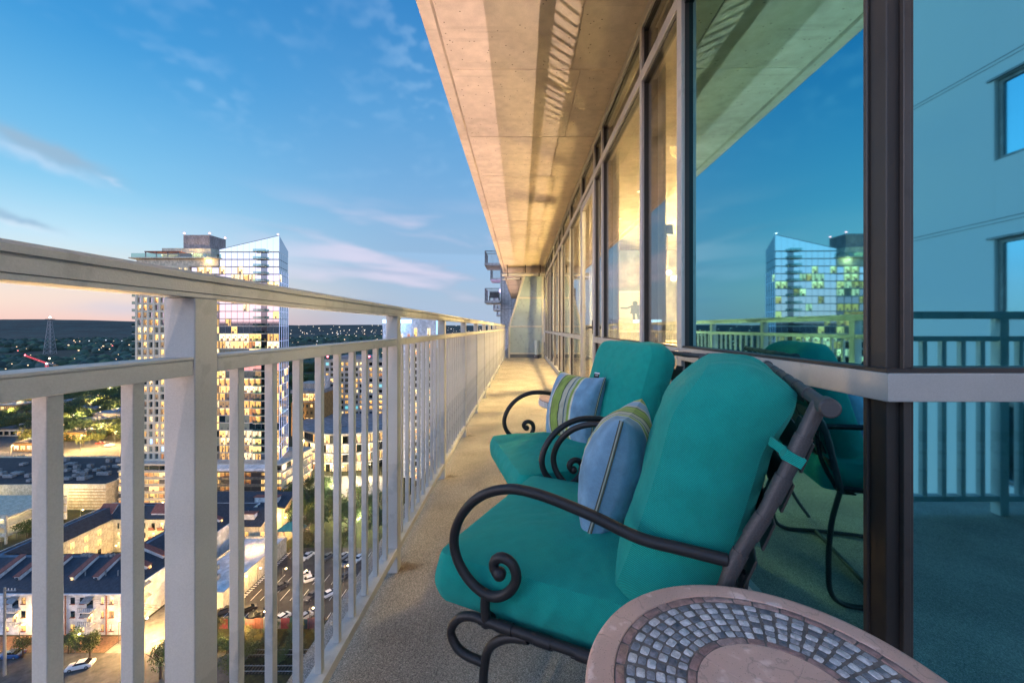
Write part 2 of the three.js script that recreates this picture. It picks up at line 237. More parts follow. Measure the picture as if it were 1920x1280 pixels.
// ---------------------------------------------------------------- window wall
const MULLIONS = [2.06, 2.72, 4.03, 4.47, 5.42, 6.65, 7.95, 8.72, 9.9, 11.1, 12.0, 12.9, 13.5];
{
  const w = thing('window_wall', 'silver framed glass wall of tall panes along the right of the balcony', 'window wall');
  const XF = 0.80, XG = 0.832, ZC = -0.889;
  part(w, 'sill', [rspan(XF - 0.012, XF + 0.10, 0.001, 0.045, -13.5, ZC - 0.03, 0.003), rspan(XF, XF + 0.09, 0.045, 0.085, -13.5, -2.09, 0.003), span(XF + 0.025, XF + 0.09, 0.045, 0.06, -2.03, -0.93)], M.alu);
  part(w, 'head', rspan(XF, XF + 0.10, 2.985, 3.0505, -13.5, ZC - 0.03, 0.003), M.alu);
  part(w, 'head_gasket', span(XF + 0.02, XF + 0.08, 2.958, 2.985, -13.5, ZC - 0.05), M.gasket);
  const bay = [[0.95, 2.03]];
  for (let i = 0; i < MULLIONS.length - 1; i++) bay.push([MULLIONS[i] + (i ? 0.022 : 0.03), MULLIONS[i + 1] - 0.022]);
  MULLIONS.forEach((d, i) => {
    const h = i ? 0.022 : 0.03;
    part(w, 'mullion', [rspan(XF, XF + 0.028, 0.085, 2.985, -d - h, -d + h, 0.0025)], M.alu);
    part(w, 'mullion_side', [span(XF + 0.0285, XF + 0.11, 0.085, 2.985, -d - h + 0.003, -d + h - 0.003), span(XF + 0.018, XF + 0.045, 0.086, 2.984, -d + h - 0.003, -d + h + 0.006)], M.darkFrame);
  });
  bay.forEach(([a, b], i) => {
    const door = i === 4, m = i ? M.clearGlass : M.tealSide, z0 = -a, z1 = -b;
    part(w, 'transom', [rspan(XF, XF + 0.03, 2.63, 2.70, z1 + 0.001, z0 - 0.001, 0.0025), span(XF + 0.0302, XF + 0.10, 2.64, 2.69, z1 + 0.001, z0 - 0.001)], M.alu);
    part(w, 'transom_gasket', [span(XF + 0.016, XF + 0.06, 2.612, 2.63, z1 + 0.001, z0 - 0.001)], M.darkFrame);
    if (i === 0) return;
    part(w, 'top_pane', span(XG, XG + 0.004, 2.70, 2.958, z1, z0), m);
    if (door) return;
    part(w, 'ledge', [rspan(XF - 0.005, XF + 0.05, 0.84, 0.898, z1 - 0.02, z0 + 0.02, 0.003)], M.alu);
    part(w, 'ledge_gasket', span(XF + 0.008, XF + 0.06, 0.898, 0.907, z1 + 0.001, z0 - 0.001), M.darkFrame);
    part(w, 'pane', span(XG, XG + 0.004, 0.907, 2.612, z1, z0), m);
    part(w, 'lower_pane', span(XG, XG + 0.004, 0.085, 0.84, z1, z0), m);
  });
  // near bay: dark reflective glass up to the corner
  part(w, 'top_pane', span(XG, XG + 0.006, 2.70, 2.958, -2.03, -0.955), M.tealSide);
  tag(part(w, 'pane', span(-0.003, 0.003, 0.907, 2.612, -0.5375, 0.5375), M.tealSide, [XG + 0.004, 0, -1.4925], [0, -0.0085, 0]), 'teal mirror glass reflecting the towers and the sky');
  part(w, 'lower_pane', span(XG, XG + 0.006, 0.06, 0.84, -2.03, -0.955), M.tealSide);
  part(w, 'ledge', metres(new THREE.ExtrudeGeometry(new THREE.Shape([new THREE.Vector2(XF, -ZC), new THREE.Vector2(XF, 2.04), new THREE.Vector2(XF + 0.055, 2.04), new THREE.Vector2(XF + 0.055, 0.945), new THREE.Vector2(XF + 0.056, -ZC + 0.057)]), { depth: 0.058, bevelEnabled: true, bevelSize: 0.002, bevelThickness: 0.002, bevelSegments: 1 }).rotateX(-Math.PI / 2).translate(0, 0.84, 0)), M.alu);
  part(w, 'ledge_gasket', [span(XF + 0.006, XF + 0.06, 0.9005, 0.909, -2.03, ZC - 0.008), span(XF + 0.0605, 4.2, 0.9005, 0.911, -0.95, ZC - 0.008)], M.darkFrame);
  // corner post of several dark extrusions
  const c = part(w, 'corner_post', [rspan(0.824, 0.872, 0.0, 3.05, -0.962, -0.918, 0.003)], M.darkFrame);
  part(c, 'corner_fin', [rspan(0.818, 0.836, 0.06, 3.05, -0.974, -0.9625, 0.002), rspan(0.852, 0.868, 0.0, 3.05, -0.9175, -0.906, 0.002), rspan(0.873, 0.884, 0.0, 3.05, -0.935, -0.916, 0.002)], std({ color: RGB(0.075, 0.065, 0.062), map: rep(dirtTex, 0.4), roughness: 0.45, metalness: 0.3 }));
  // glass that faces the camera, round the corner
  part(w, 'ledge', metres(new THREE.ExtrudeGeometry(new THREE.Shape([new THREE.Vector2(XF + 0.003, -ZC), new THREE.Vector2(XF + 0.0585, -ZC + 0.055), new THREE.Vector2(4.2, -ZC + 0.055), new THREE.Vector2(4.2, -ZC)]), { depth: 0.058, bevelEnabled: true, bevelSize: 0.002, bevelThickness: 0.002, bevelSegments: 1 }).rotateX(-Math.PI / 2).translate(0, 0.84, 0)), std({ color: RGB(0.50, 0.49, 0.48), map: rep(dirtTex, 0.9), metalness: 0.2, roughness: 0.45 }));
  tag(part(w, 'front_pane', span(0.884, 4.2, 0.911, 3.05, -0.931, -0.925), M.tealSide), 'teal mirror glass facing the camera');
  part(w, 'front_lower_pane', span(0.884, 4.2, 0.02, 0.84, -0.931, -0.925), M.tealSide);
  part(w, 'front_sill', span(0.873, 4.2, 0.0, 0.02, -0.95, -0.905), M.darkFrame);
  // balcony door between two mullions
  const [a, b] = [4.492, 5.398], dz = (a + b) / 2;
  const dr = part(w, 'balcony_door', [rspan(XF + 0.004, XF + 0.05, 0.09, 2.61, -a - 0.075, -a - 0.006, 0.003), rspan(XF + 0.004, XF + 0.05, 0.09, 2.61, -b + 0.006, -b + 0.075, 0.003), rspan(XF + 0.004, XF + 0.05, 2.52, 2.61, -b + 0.075, -a - 0.075, 0.003), rspan(XF + 0.004, XF + 0.05, 0.09, 0.24, -b + 0.075, -a - 0.075, 0.003)], M.alu);
  part(dr, 'door_glass', span(XF + 0.024, XF + 0.029, 0.24, 2.52, -b + 0.075, -a - 0.075), M.clearGlass);
  part(dr, 'handle', [rod([XF - 0.045, 1.0, -a - 0.04], [XF - 0.045, 1.0, -a - 0.16], 0.009), rod([XF + 0.004, 1.0, -a - 0.045], [XF - 0.045, 1.0, -a - 0.045], 0.009), rspan(XF - 0.003, XF + 0.004, 0.93, 1.08, -a - 0.06, -a - 0.03, 0.002)], M.darkFrame);
  part(dr, 'hinge', [0.4, 1.2, 2.3].map((y) => rod([XF - 0.006, y, -b + 0.01], [XF - 0.006, y + 0.1, -b + 0.01], 0.009)), M.alu);
}

// ---------------------------------------------------------------- rooms behind the glass
const wallPaint = std({ color: RGB(0.74, 0.72, 0.67), map: rep(speckTex, 1.5), roughness: 0.9 });
const greyWall = std({ color: RGB(0.48, 0.53, 0.58), map: rep(speckTex, 1.5), roughness: 0.9 });
struct('living_room_floor', [span(1.0, 5.89, -0.02, 0, -13.5, -0.93)], std({ color: RGB(0.28, 0.19, 0.12), map: rep(dirtTex, 1), roughness: 0.4 }));
struct('living_room_ceiling', [span(0.935, 5.89, 2.975, 3.05, -13.5, -0.95)], std({ color: RGB(0.80, 0.77, 0.70), map: rep(speckTex, 1.5), roughness: 0.9 }));
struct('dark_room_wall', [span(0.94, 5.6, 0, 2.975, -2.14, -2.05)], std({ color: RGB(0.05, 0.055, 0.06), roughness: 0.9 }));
struct('living_room_back_wall', [span(0.94, 5.6, 0, 2.975, -10.55, -10.42)], greyWall);
struct('living_room_side_wall', [span(5.6, 5.89, 0, 2.975, -13.5, -2.14)], wallPaint);
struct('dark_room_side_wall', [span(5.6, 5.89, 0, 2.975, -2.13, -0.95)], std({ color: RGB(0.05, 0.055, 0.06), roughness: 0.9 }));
struct('bedroom_end_wall', [span(0.94, 5.6, 0, 2.975, -13.62, -13.5)], wallPaint);
for (const [d, where] of [[2.72, 'nearest the dark corner glass'], [4.03, 'in the middle of the lit living room'], [6.65, 'beyond the balcony door']]) {
  const t = thing('roller_curtain', 'pale grey curtain drawn aside behind the glass ' + where, 'curtain', [0.95, 0.02, -d - 0.17]);
  const pts = []; for (let i = 0; i <= 24; i++) pts.push(new THREE.Vector2(0.022 * Math.sin(i * 1.9) + (i % 2) * 0.004, -0.15 + i * 0.30 / 24));
  const back = pts.slice().reverse().map((p) => new THREE.Vector2(p.x + 0.006, p.y));
  part(t, 'cloth', metres(new THREE.ExtrudeGeometry(new THREE.Shape([...pts, ...back]), { depth: 2.88, bevelEnabled: false }).rotateX(-Math.PI / 2)), std({ color: RGB(0.42, 0.42, 0.40), roughness: 0.95 }));
  part(t, 'rail', rod([0, 2.90, 0.17], [0, 2.90, -0.17], 0.012), M.alu);
}
const lampGlow = (r, g, b, k) => std({ color: RGB(0.9, 0.85, 0.75), emissive: RGB(r, g, b), emissiveIntensity: k, roughness: 0.6 });
function lampLight(parent, at, colour, power, radius = 3) { const l = new THREE.PointLight(colour, power); l.name = 'lamp_light'; l.position.set(...at); l.shadow.radius = radius; l.castShadow = true; parent.add(l); return l; }
const WARM = RGB(1, 0.67, 0.29);
{
  const t = thing('chandelier', 'small branching brass chandelier with glowing globes hanging inside the living room', 'chandelier', [2.86, 0, -7.9]);
  const brass = std({ color: RGB(0.45, 0.40, 0.33), metalness: 0.8, roughness: 0.3 });
  part(t, 'canopy', new THREE.CylinderGeometry(0.085, 0.10, 0.19, 20).translate(0, 2.88, 0), std({ color: RGB(0.16, 0.22, 0.30), roughness: 0.5 }));
  part(t, 'rod', rod([0, 2.1, 0], [0, 2.80, 0], 0.011), brass);
  const arms = [[-0.20, 2.02, 0.05], [-0.02, 2.05, 0.1], [0.12, 1.96, -0.05], [0.22, 2.16, 0.02], [0.24, 2.00, -0.1], [0.05, 1.93, 0.15]];
  part(t, 'arm', arms.map((a) => rod([0, 2.11, 0], a, 0.006)), brass);
  arms.forEach((a) => part(t, 'globe', new THREE.SphereGeometry(0.05, 14, 10).translate(...a), lampGlow(1, 0.80, 0.50, 7)));
  for (const a of arms.slice(1, 4)) lampLight(t, a, WARM, 27, 2.4);
}
for (const [i, [x, z, p]] of [[1.75, -4.4, 52], [1.75, -5.9, 74], [1.75, -7.4, 80], [1.75, -9.4, 75], [1.9, -11.6, 65]].entries()) {  // added lamps, aimed out through the glass to warm the balcony floor and railing
  const t = thing('added_downlight', 'small round lamp sunk in the room ceiling, ' + ['near the dark wall', 'beside the first curtain', 'in front of the balcony door', 'near the grey back wall', 'in the far room'][i], 'ceiling lamp', [x, 2.974, z]);
  part(t, 'trim', new THREE.TorusGeometry(0.07, 0.012, 8, 20).rotateX(Math.PI / 2), M.white);
  part(t, 'lens', new THREE.CylinderGeometry(0.06, 0.06, 0.006, 16).translate(0, -0.001, 0), lampGlow(1, 0.78, 0.45, 4));
  const s = new THREE.SpotLight(WARM, p, 0, 1.15, 0.6); s.name = 'lamp_light'; s.position.set(0, -0.02, 0); s.target.position.set(-1.9, -2.97, 0); s.shadow.radius = 7; s.castShadow = true; t.add(s, s.target);
}
{ // floor lamp in the far room: throws the bright patch on the balcony ceiling
  const t = thing('floor_lamp', 'slim floor lamp glowing in the far room behind the glass', 'floor lamp', [1.55, 0, -11.9]);
  part(t, 'stand', [rod([0, 0.02, 0], [0, 1.2, 0], 0.012), new THREE.CylinderGeometry(0.14, 0.14, 0.02, 20).translate(0, 0.01, 0)], M.darkFrame);
  part(t, 'lamp_bowl', new THREE.LatheGeometry([[0.03, 1.2], [0.14, 1.3], [0.145, 1.3], [0.035, 1.19]].map(([x, y]) => new THREE.Vector2(x, y)), 20), M.white);
  part(t, 'bulb', new THREE.SphereGeometry(0.035, 12, 8).translate(0, 1.28, 0), lampGlow(1, 0.75, 0.4, 6));
  lampLight(t, [0, 1.28, 0], RGB(1, 0.64, 0.20), 24, 1);
}
{ // wall print: a dark figure with spread arms on a pale ground
  const cv = document.createElement('canvas'); cv.width = 256; cv.height = 384; const g = cv.getContext('2d');
  g.fillStyle = '#d9d6c8'; g.fillRect(0, 0, 256, 384); g.fillStyle = '#bdbab0'; g.fillRect(0, 250, 256, 134);
  g.fillStyle = '#44566a'; g.beginPath(); g.ellipse(140, 108, 20, 22, 0, 0, 7); g.fill();
  g.beginPath(); g.moveTo(112, 126); g.lineTo(170, 124); g.lineTo(186, 210); g.lineTo(104, 212); g.fill();
  g.lineWidth = 17; g.strokeStyle = '#44566a'; g.lineCap = 'round'; g.beginPath(); g.moveTo(118, 138); g.lineTo(80, 158); g.lineTo(42, 156); g.moveTo(166, 136); g.lineTo(196, 162); g.lineTo(214, 196); g.stroke();
  g.lineWidth = 19; g.beginPath(); g.moveTo(130, 210); g.lineTo(134, 300); g.moveTo(160, 210); g.lineTo(172, 296); g.stroke();
  const tx = new THREE.CanvasTexture(cv); tx.colorSpace = THREE.SRGBColorSpace;
  const t = thing('wall_print', 'white framed print of a dark figure with spread arms on grey room wall', 'picture', [2.88, 0.88, -10.415]);
  part(t, 'frame', [span(-0.48, 0.48, 1.02, 1.05, 0, 0.04), span(-0.48, -0.45, 0, 1.02, 0, 0.04), span(0.45, 0.48, 0, 1.02, 0, 0.04), span(-0.45, 0.45, 0, 0.03, 0, 0.04)], M.white);
  part(t, 'print', new THREE.PlaneGeometry(0.90, 0.99).translate(0, 0.525, 0.012), std({ map: tx, roughness: 0.8 }));
}
{
  const wood = std({ color: RGB(0.36, 0.25, 0.14), map: rep(dirtTex, 0.7), roughness: 0.5 });
  const t = thing('dining_table', 'pale dining table under the chandelier in the lit room', 'table', [2.9, 0, -7.6]);
  part(t, 'tabletop', rspan(-0.8, 0.8, 0.71, 0.75, -0.45, 0.45, 0.01), wood);
  for (const x of [-0.72, 0.72]) for (const z of [-0.38, 0.38]) part(t, 'leg', rspan(x - 0.03, x + 0.03, 0, 0.71, z - 0.03, z + 0.03, 0.005), wood);
  const s = thing('sofa', 'low yellow sofa with cushions behind the living room glass', 'sofa', [3.9, 0, -4.6], -0.2);
  const cl = std({ color: RGB(0.55, 0.42, 0.12), roughness: 0.95 });
  part(s, 'seat', rbx(1.9, 0.26, 0.85, 0.06, 0, 0.32, 0), cl); part(s, 'backrest', rbx(0.22, 0.55, 0.85, 0.07, 0.86, 0.62, 0), cl);
  for (const z of [-0.5, 0.5]) part(s, 'armrest', rbx(1.9, 0.45, 0.16, 0.06, 0, 0.36, z), cl);
  for (const z of [-0.34, 0.34]) for (const x of [-0.8, 0.8]) part(s, 'leg', rod([x, 0, z], [x, 0.19, z], 0.02), M.darkFrame);
}

// ---------------------------------------------------------------- end of the balcony
{
  const t = thing('privacy_screen', 'frosted glass privacy screen in a beige frame closing the far balcony end', 'privacy screen', [0, 0, -13.52]);
  const P = M.paint, gl = M.frosted;
  part(t, 'frame_post', rspan(-0.412, -0.345, 0, 1.05, -0.03, 0.03, 0.004), P);
  part(t, 'frame_post', rspan(0.70, 0.77, 0, 2.85, -0.03, 0.03, 0.004), P);
  part(t, 'brace', bar([-0.378, 1.02, 0], [0.135, 2.72, 0], 0.07, 0.06), P);
  part(t, 'crossbar', rspan(-0.345, 0.70, 1.01, 1.06, -0.025, 0.025, 0.003), P);
  part(t, 'crossbar', rspan(-0.09, 0.70, 1.96, 2.01, -0.025, 0.025, 0.003), P);
  part(t, 'crossbar', rspan(-0.345, 0.70, 0.12, 0.17, -0.025, 0.025, 0.003), P);
  part(t, 'kick_plate', span(-0.345, 0.70, 0.004, 0.118, -0.012, 0.012), std({ color: RGB(0.09, 0.11, 0.14), roughness: 0.6 }));
  const pane = (pts) => metres(new THREE.ExtrudeGeometry(new THREE.Shape(pts.map(([x, y]) => new THREE.Vector2(x, y))), { depth: 0.012, bevelEnabled: false }).translate(0, 0, -0.006));
  part(t, 'pane', pane([[-0.345, 0.172], [0.70, 0.172], [0.70, 1.008], [-0.345, 1.008]]), gl);
  part(t, 'pane', pane([[-0.335, 1.062], [0.70, 1.062], [0.70, 1.958], [-0.065, 1.958]]), gl);
  part(t, 'pane', pane([[-0.045, 2.012], [0.70, 2.012], [0.70, 2.73], [0.172, 2.73]]), gl);
  const b = thing('vent_box', 'small dark vent box on the floor at the privacy screen', 'vent', [0.52, 0, -13.42]);
  part(b, 'housing', rbx(0.18, 0.09, 0.10, 0.01, 0, 0.055, 0), M.ironGrey); part(b, 'grille', [0, 1, 2].map((i) => span(-0.07, 0.07, 0.035 + i * 0.02, 0.042 + i * 0.02, 0.05, 0.056)), M.white);
  const pl = thing('tall_planter', 'pale round planter standing before the privacy screen corner', 'planter', [0.54, 0, -13.3]);
  pl.visible = true;
  part(pl, 'pot', new THREE.LatheGeometry([[0, 0.12], [0.075, 0.12], [0.085, 0.56], [0.095, 0.57], [0.08, 0.57], [0.07, 0.50], [0, 0.5]].map(([x, y]) => new THREE.Vector2(x, y)), 24), std({ color: RGB(0.44, 0.53, 0.53), roughness: 0.6 }));
  part(pl, 'foot', new THREE.CylinderGeometry(0.06, 0.075, 0.12, 20).translate(0, 0.06, 0), M.ironGrey);
}
struct('ceiling_beam', span(-0.44, 0.80, 2.79, 3.051, -13.72, -13.56), M.ceiling);
for (const [y, x0, x1, r, lab] of [[2.735, -0.60, 0.78, 0.055, 'thick horizontal pipe under the ceiling at the far balcony end'], [2.60, -0.57, 0.08, 0.03, 'thin short pipe below the thick one at the far balcony end']]) {
  const t = thing('ceiling_pipe', lab, 'pipe', [0, y, -13.35]);
  part(t, 'tube', rod([x0, 0, 0], [x1, 0, 0], r, 18), M.paint);
  part(t, 'clamp', [0.12, 0.86].map((k) => rod([mix(x0, x1, k), 0, 0], [mix(x0, x1, k) + 0.04, 0, 0], r + 0.008, 18)), M.ironGrey);
  if (r > 0.04) part(t, 'hanger', [0.12, 0.55, 0.9].map((k) => bar([mix(x0, x1, k), r, 0], [mix(x0, x1, k), 0.325, 0], 0.02, 0.03)), M.ironGrey);
}

// ---------------------------------------------------------------- cushions
// a boxed cushion: bulging face panels, a band round the edge, sewn along the two outlines; w across, h up, t thick
function cushionGeo(w, h, t, o = {}) {
  const { bulge = 0.03, band = 0.012, round = 0.05, seed = 1, wrinkle = 0.0025, topRound = 0, n = 40, uvS = 1 } = o, pos = [], idx = [], uvs = [];
  const outline = (k) => {                                          // rounded rectangle, k in 0..1
    const per = 4, q = k * per, s = Math.floor(q) % 4, f = q - Math.floor(q), a = -Math.PI / 4 + (s + f) * Math.PI / 2, c = Math.cos(a), d = Math.sin(a), m = Math.max(Math.abs(c), Math.abs(d));
    let x = c / m * w / 2, y = d / m * h / 2; const R = round, X = w / 2 - R, Y = h / 2 - R;
    if (Math.abs(x) > X && Math.abs(y) > Y) { const ex = Math.abs(x) - X, ey = Math.abs(y) - Y, l = Math.hypot(ex, ey) || 1; x = Math.sign(x) * (X + ex / l * R); y = Math.sign(y) * (Y + ey / l * R); }
    return [x, y];
  };
  const N = n * 4, rings = 16;
  const put = (x, y, z, u, v) => { pos.push(x, y, z); uvs.push(u * uvS, v * uvS); return pos.length / 3 - 1; };
  const noise = (x, y, s) => ((fbm(x * 9 + seed * 7, y * 9 + s, seed, 3) - 0.5) * 1.5 + (Math.abs(fbm(x * 16 + y * 7 + seed, y * 6 - x * 5 + s * 3, seed + 40, 3) - 0.5) - 0.12) * 1.3) * wrinkle;
  for (const side of [1, -1]) {
    const rows = [];
    for (let r = 0; r <= rings; r++) {
      const k = r / rings, row = [];
      for (let i = 0; i <= N; i++) {
        const [ox, oy] = outline(i / N), x = ox * k, y = oy * k, u = 2 * x / w, v = 2 * y / h;
        const e = Math.pow(Math.max(0, 1 - Math.pow(k, 2.3)), 0.72);
        const pucker = (1 - k) < 0.25 ? Math.sin(i / N * 190 + seed) * 0.0012 * (1 - (1 - k) / 0.25) * k : 0;
        row.push(put(x, y, side * (t / 2 + bulge * e + noise(x, y, side) * (1 - k ** 6) * (0.4 + e) + pucker * (1 - k ** 8)), x + (side > 0 ? 0 : 3), y));
      }
      rows.push(row);
    }
    for (let r = 0; r < rings; r++) for (let i = 0; i < N; i++) { const a = rows[r][i], b = rows[r][i + 1], c = rows[r + 1][i], d = rows[r + 1][i + 1]; side > 0 ? idx.push(a, c, d, a, d, b) : idx.push(a, d, c, a, b, d); }
  }
  const seams = [[], []];
  const B = 10, rows = []; let len = 0, last = null;
  for (let i = 0; i <= N; i++) {
    const [ox, oy] = outline(i / N), [px, py] = outline(((i / N) + 0.999) % 1), [qx, qy] = outline(((i / N) + 0.001) % 1); let nx = qy - py, ny = -(qx - px); const l = Math.hypot(nx, ny) || 1; nx /= l; ny /= l;
    if (last) len += Math.hypot(ox - last[0], oy - last[1]); last = [ox, oy]; const row = []; if (i < N && i % 2 === 0) { seams[0].push([ox, oy, t / 2]); seams[1].push([ox, oy, -t / 2]); }
    for (let j = 0; j <= B; j++) { const s = j / B * 2 - 1, out = band * (1 - s * s) + noise(ox * 3, oy * 3 + s * 0.06, 4) * (1 - s * s) * 1.3; row.push(put(ox + nx * out, oy + ny * out, s * t / 2, len, s * t / 2 + 5)); }
    rows.push(row);
  }
  for (let i = 0; i < N; i++) for (let j = 0; j < B; j++) { const a = rows[i][j], b = rows[i][j + 1], c = rows[i + 1][j], d = rows[i + 1][j + 1]; idx.push(a, c, d, a, d, b); }
  const g = new THREE.BufferGeometry(); g.setAttribute('position', new THREE.Float32BufferAttribute(pos, 3)); g.setAttribute('uv', new THREE.Float32BufferAttribute(uvs, 2)); g.setIndex(idx); g.computeVertexNormals(); g.userData.seams = seams; return g;
}
function bend(g, fn) { for (const l of g.userData.seams) for (const q of l) { const w = V(...q); fn(w); q[0] = w.x; q[1] = w.y; q[2] = w.z; } const p = g.attributes.position, v = V(0, 0, 0); for (let i = 0; i < p.count; i++) { v.fromBufferAttribute(p, i); fn(v); p.setXYZ(i, v.x, v.y, v.z); } g.computeVertexNormals(); return g; }

// ---------------------------------------------------------------- wrought iron armchair; local axes: -x is where a sitter looks, +z the side near the camera
function ironChair(label, pos, turn) {
  const t = thing('iron_armchair', label, 'armchair', pos, turn, 'iron armchairs along the window wall');
  const armPath = [[0.291, 0.643], [0.225, 0.645], [0.160, 0.648], [0.0685, 0.672], [-0.034, 0.690], [-0.0904, 0.688], [-0.150, 0.663], [-0.1945, 0.617], [-0.213, 0.565], [-0.2034, 0.522], [-0.169, 0.4845], [-0.126, 0.471], [-0.0904, 0.486], [-0.0699, 0.519], [-0.0789, 0.5475], [-0.102, 0.554], [-0.117, 0.542], [-0.1135, 0.526], [-0.104, 0.523]];
  const loop = [[-0.125, 0.416], [-0.165, 0.4185], [-0.200, 0.405], [-0.2207, 0.371], [-0.209, 0.347], [-0.1904, 0.337], [-0.144, 0.334]];
  for (const s of [1, -1]) {
    const z = s * 0.29, arm = part(t, 'armrest', tube(armPath.map(([x, y], i) => [x, y, z + (i > 13 ? s * (i - 13) * 0.0012 : 0)]), 0.0100, 110, 12), M.iron);
    part(arm, 'scroll_knob', new THREE.SphereGeometry(0.0135, 12, 8).translate(-0.104, 0.523, z + s * 0.005), M.iron);
    part(t, 'arm_stay', tube([[-0.137, 0.474, z], [-0.139, 0.445, z], [-0.135, 0.412, z]], 0.010, 10), M.iron);
    part(t, 'foot_scroll', tube(loop.map(([x, y]) => [x, y, z]), 0.0092, 40), M.iron);
    part(t, 'front_leg', tube([[-0.045, 0.412, z], [-0.09, 0.400, z], [-0.128, 0.370, z], [-0.141, 0.325, z], [-0.142, 0.20, z], [-0.142, 0.03, z], [-0.125, 0.013, z], [-0.06, 0.012, z]], 0.0092, 46), M.iron);
    part(t, 'base_runner', tube([[-0.06, 0.012, z], [0.10, 0.012, z], [0.24, 0.012, z], [0.275, 0.04, z], [0.285, 0.14, z], [0.275, 0.30, z], [0.25, 0.41, z]], 0.0092, 46), M.iron);
    part(t, 'side_bar', rod([-0.15, 0.418, z], [0.262, 0.424, z], 0.0098, 12), M.iron);
    const pp = [[0.245, 0.41, z], [0.272, 0.53, z], [0.296, 0.63, z], [0.345, 0.735, z], [0.408, 0.895, z]], pc = new THREE.CatmullRomCurve3(pp.map((p) => V(...p)), false, 'centripetal');
    const post = part(t, 'back_post', tube(pp, 0.0108, 30, 12), M.ironGrey);
    for (const k of [0.30, 0.43, 0.56, 0.69, 0.82]) part(post, 'strap_ring', rod(pc.getPointAt(k).toArray(), pc.getPointAt(k + 0.075).toArray(), 0.0120, 14), M.ironGrey);
    for (const x of [-0.11, -0.03, 0.05, 0.13]) part(t, 'side_ring', rod([x, 0.4185, z], [x + 0.032, 0.4190, z], 0.0115, 14), M.iron);
    part(t, 'back_brace', tube([[0.25, 0.415, z * 0.93], [0.30, 0.52, z * 0.93], [0.315, 0.62, z * 0.93]], 0.008, 16), M.iron);
  }
  const top = part(t, 'top_bar', rod([0.408, 0.895, -0.325], [0.408, 0.895, 0.325], 0.0092, 16), M.ironGrey);
  for (const s of [1, -1]) part(top, 'end_knob', [rod([0.408, 0.895, s * 0.318], [0.408, 0.895, s * 0.342], 0.0128, 18), rod([0.408, 0.895, s * 0.342], [0.408, 0.895, s * 0.345], 0.0128, 18, 0.0105)], M.ironGrey);
  for (const z of [-0.2, -0.1, 0, 0.1, 0.2]) part(top, 'strap_ring', rod([0.408, 0.895, z - 0.02], [0.408, 0.895, z + 0.02], 0.0105, 14), M.ironGrey);
  part(t, 'front_bar', rod([-0.14, 0.412, -0.29], [-0.14, 0.412, 0.29], 0.011, 12), M.iron);
  part(t, 'rear_bar', rod([0.25, 0.42, -0.29], [0.25, 0.42, 0.29], 0.011, 12), M.iron);
  part(t, 'base_bar', rod([0.10, 0.012, -0.29], [0.10, 0.012, 0.29], 0.009, 10), M.iron);
  for (let i = 0; i < 6; i++) { const k = (i + 0.7) / 6, x = mix(0.258, 0.40, k), y = mix(0.46, 0.83, k); part(t, 'back_strap', rbx(0.004, 0.046, 0.575, 0.0015, 0, 0, 0), M.strap, [x, y, 0], [0, 0, -0.35]); }
  for (let i = 0; i < 5; i++) part(t, 'seat_strap', rbx(0.046, 0.004, 0.575, 0.0015, 0, 0, 0), M.strap, [-0.10 + i * 0.08, 0.404, 0]);
  for (let i = 0; i < 3; i++) part(t, 'upright_strap', rbx(0.004, 0.40, 0.042, 0.0015, 0, 0, 0), M.strap, [0.337, 0.66, -0.16 + i * 0.16], [0, 0, -0.36]);
  return t;
}
const NEAR = { pos: [0.179, 0, -1.013], turn: -0.441 }, FAR = { pos: [0.203, 0, -1.68], turn: 0.256 };
ironChair('dark wrought iron armchair nearest the camera, beside the mosaic table', NEAR.pos, NEAR.turn);
{ const c = copyOf(scene.children.find((o) => o.name === 'iron_armchair'), 'dark wrought iron armchair behind the nearest one, turned towards the camera', FAR.pos, FAR.turn); }
const seatGeo = bend(cushionGeo(0.52, 0.565, 0.100, { bulge: 0.026, band: 0.014, round: 0.022, seed: 3, wrinkle: 0.006 }), (v) => { });
const backGeo = bend(cushionGeo(0.495, 0.46, 0.142, { bulge: 0.038, band: 0.024, round: 0.070, seed: 5, wrinkle: 0.010 }), (v) => { const k = (v.y + 0.235) / 0.47; v.z += -0.05 * smooth(0.75, 1.05, k) * 0.8 - 0.012 * Math.cos((k - 0.4) * 3); v.x *= 1 - 0.03 * smooth(0.8, 1, k); });
const backGeo2 = bend(cushionGeo(0.465, 0.455, 0.105, { bulge: 0.038, band: 0.018, round: 0.055, seed: 9, wrinkle: 0.006 }), (v) => { });
function localTo(o, x, y, z) { const c = Math.cos(o.turn), s = Math.sin(o.turn); return [o.pos[0] + x * c + z * s, o.pos[1] + y, o.pos[2] - x * s + z * c]; }
function cushionThing(name, label, cat, group, geo, mat, chair, [x, y, z], lean, extra, yaw = 0, roll = 0) {
  const t = thing(name, label, cat, localTo(chair, x, y, z), 0, group); t.rotation.set(0, chair.turn + yaw, 0);
  const m = part(t, 'cover', geo, mat); m.rotation.order = 'YXZ';
  m.rotation.set(lean, -Math.PI / 2, roll);
  if (extra) extra(t, m); return t;
}
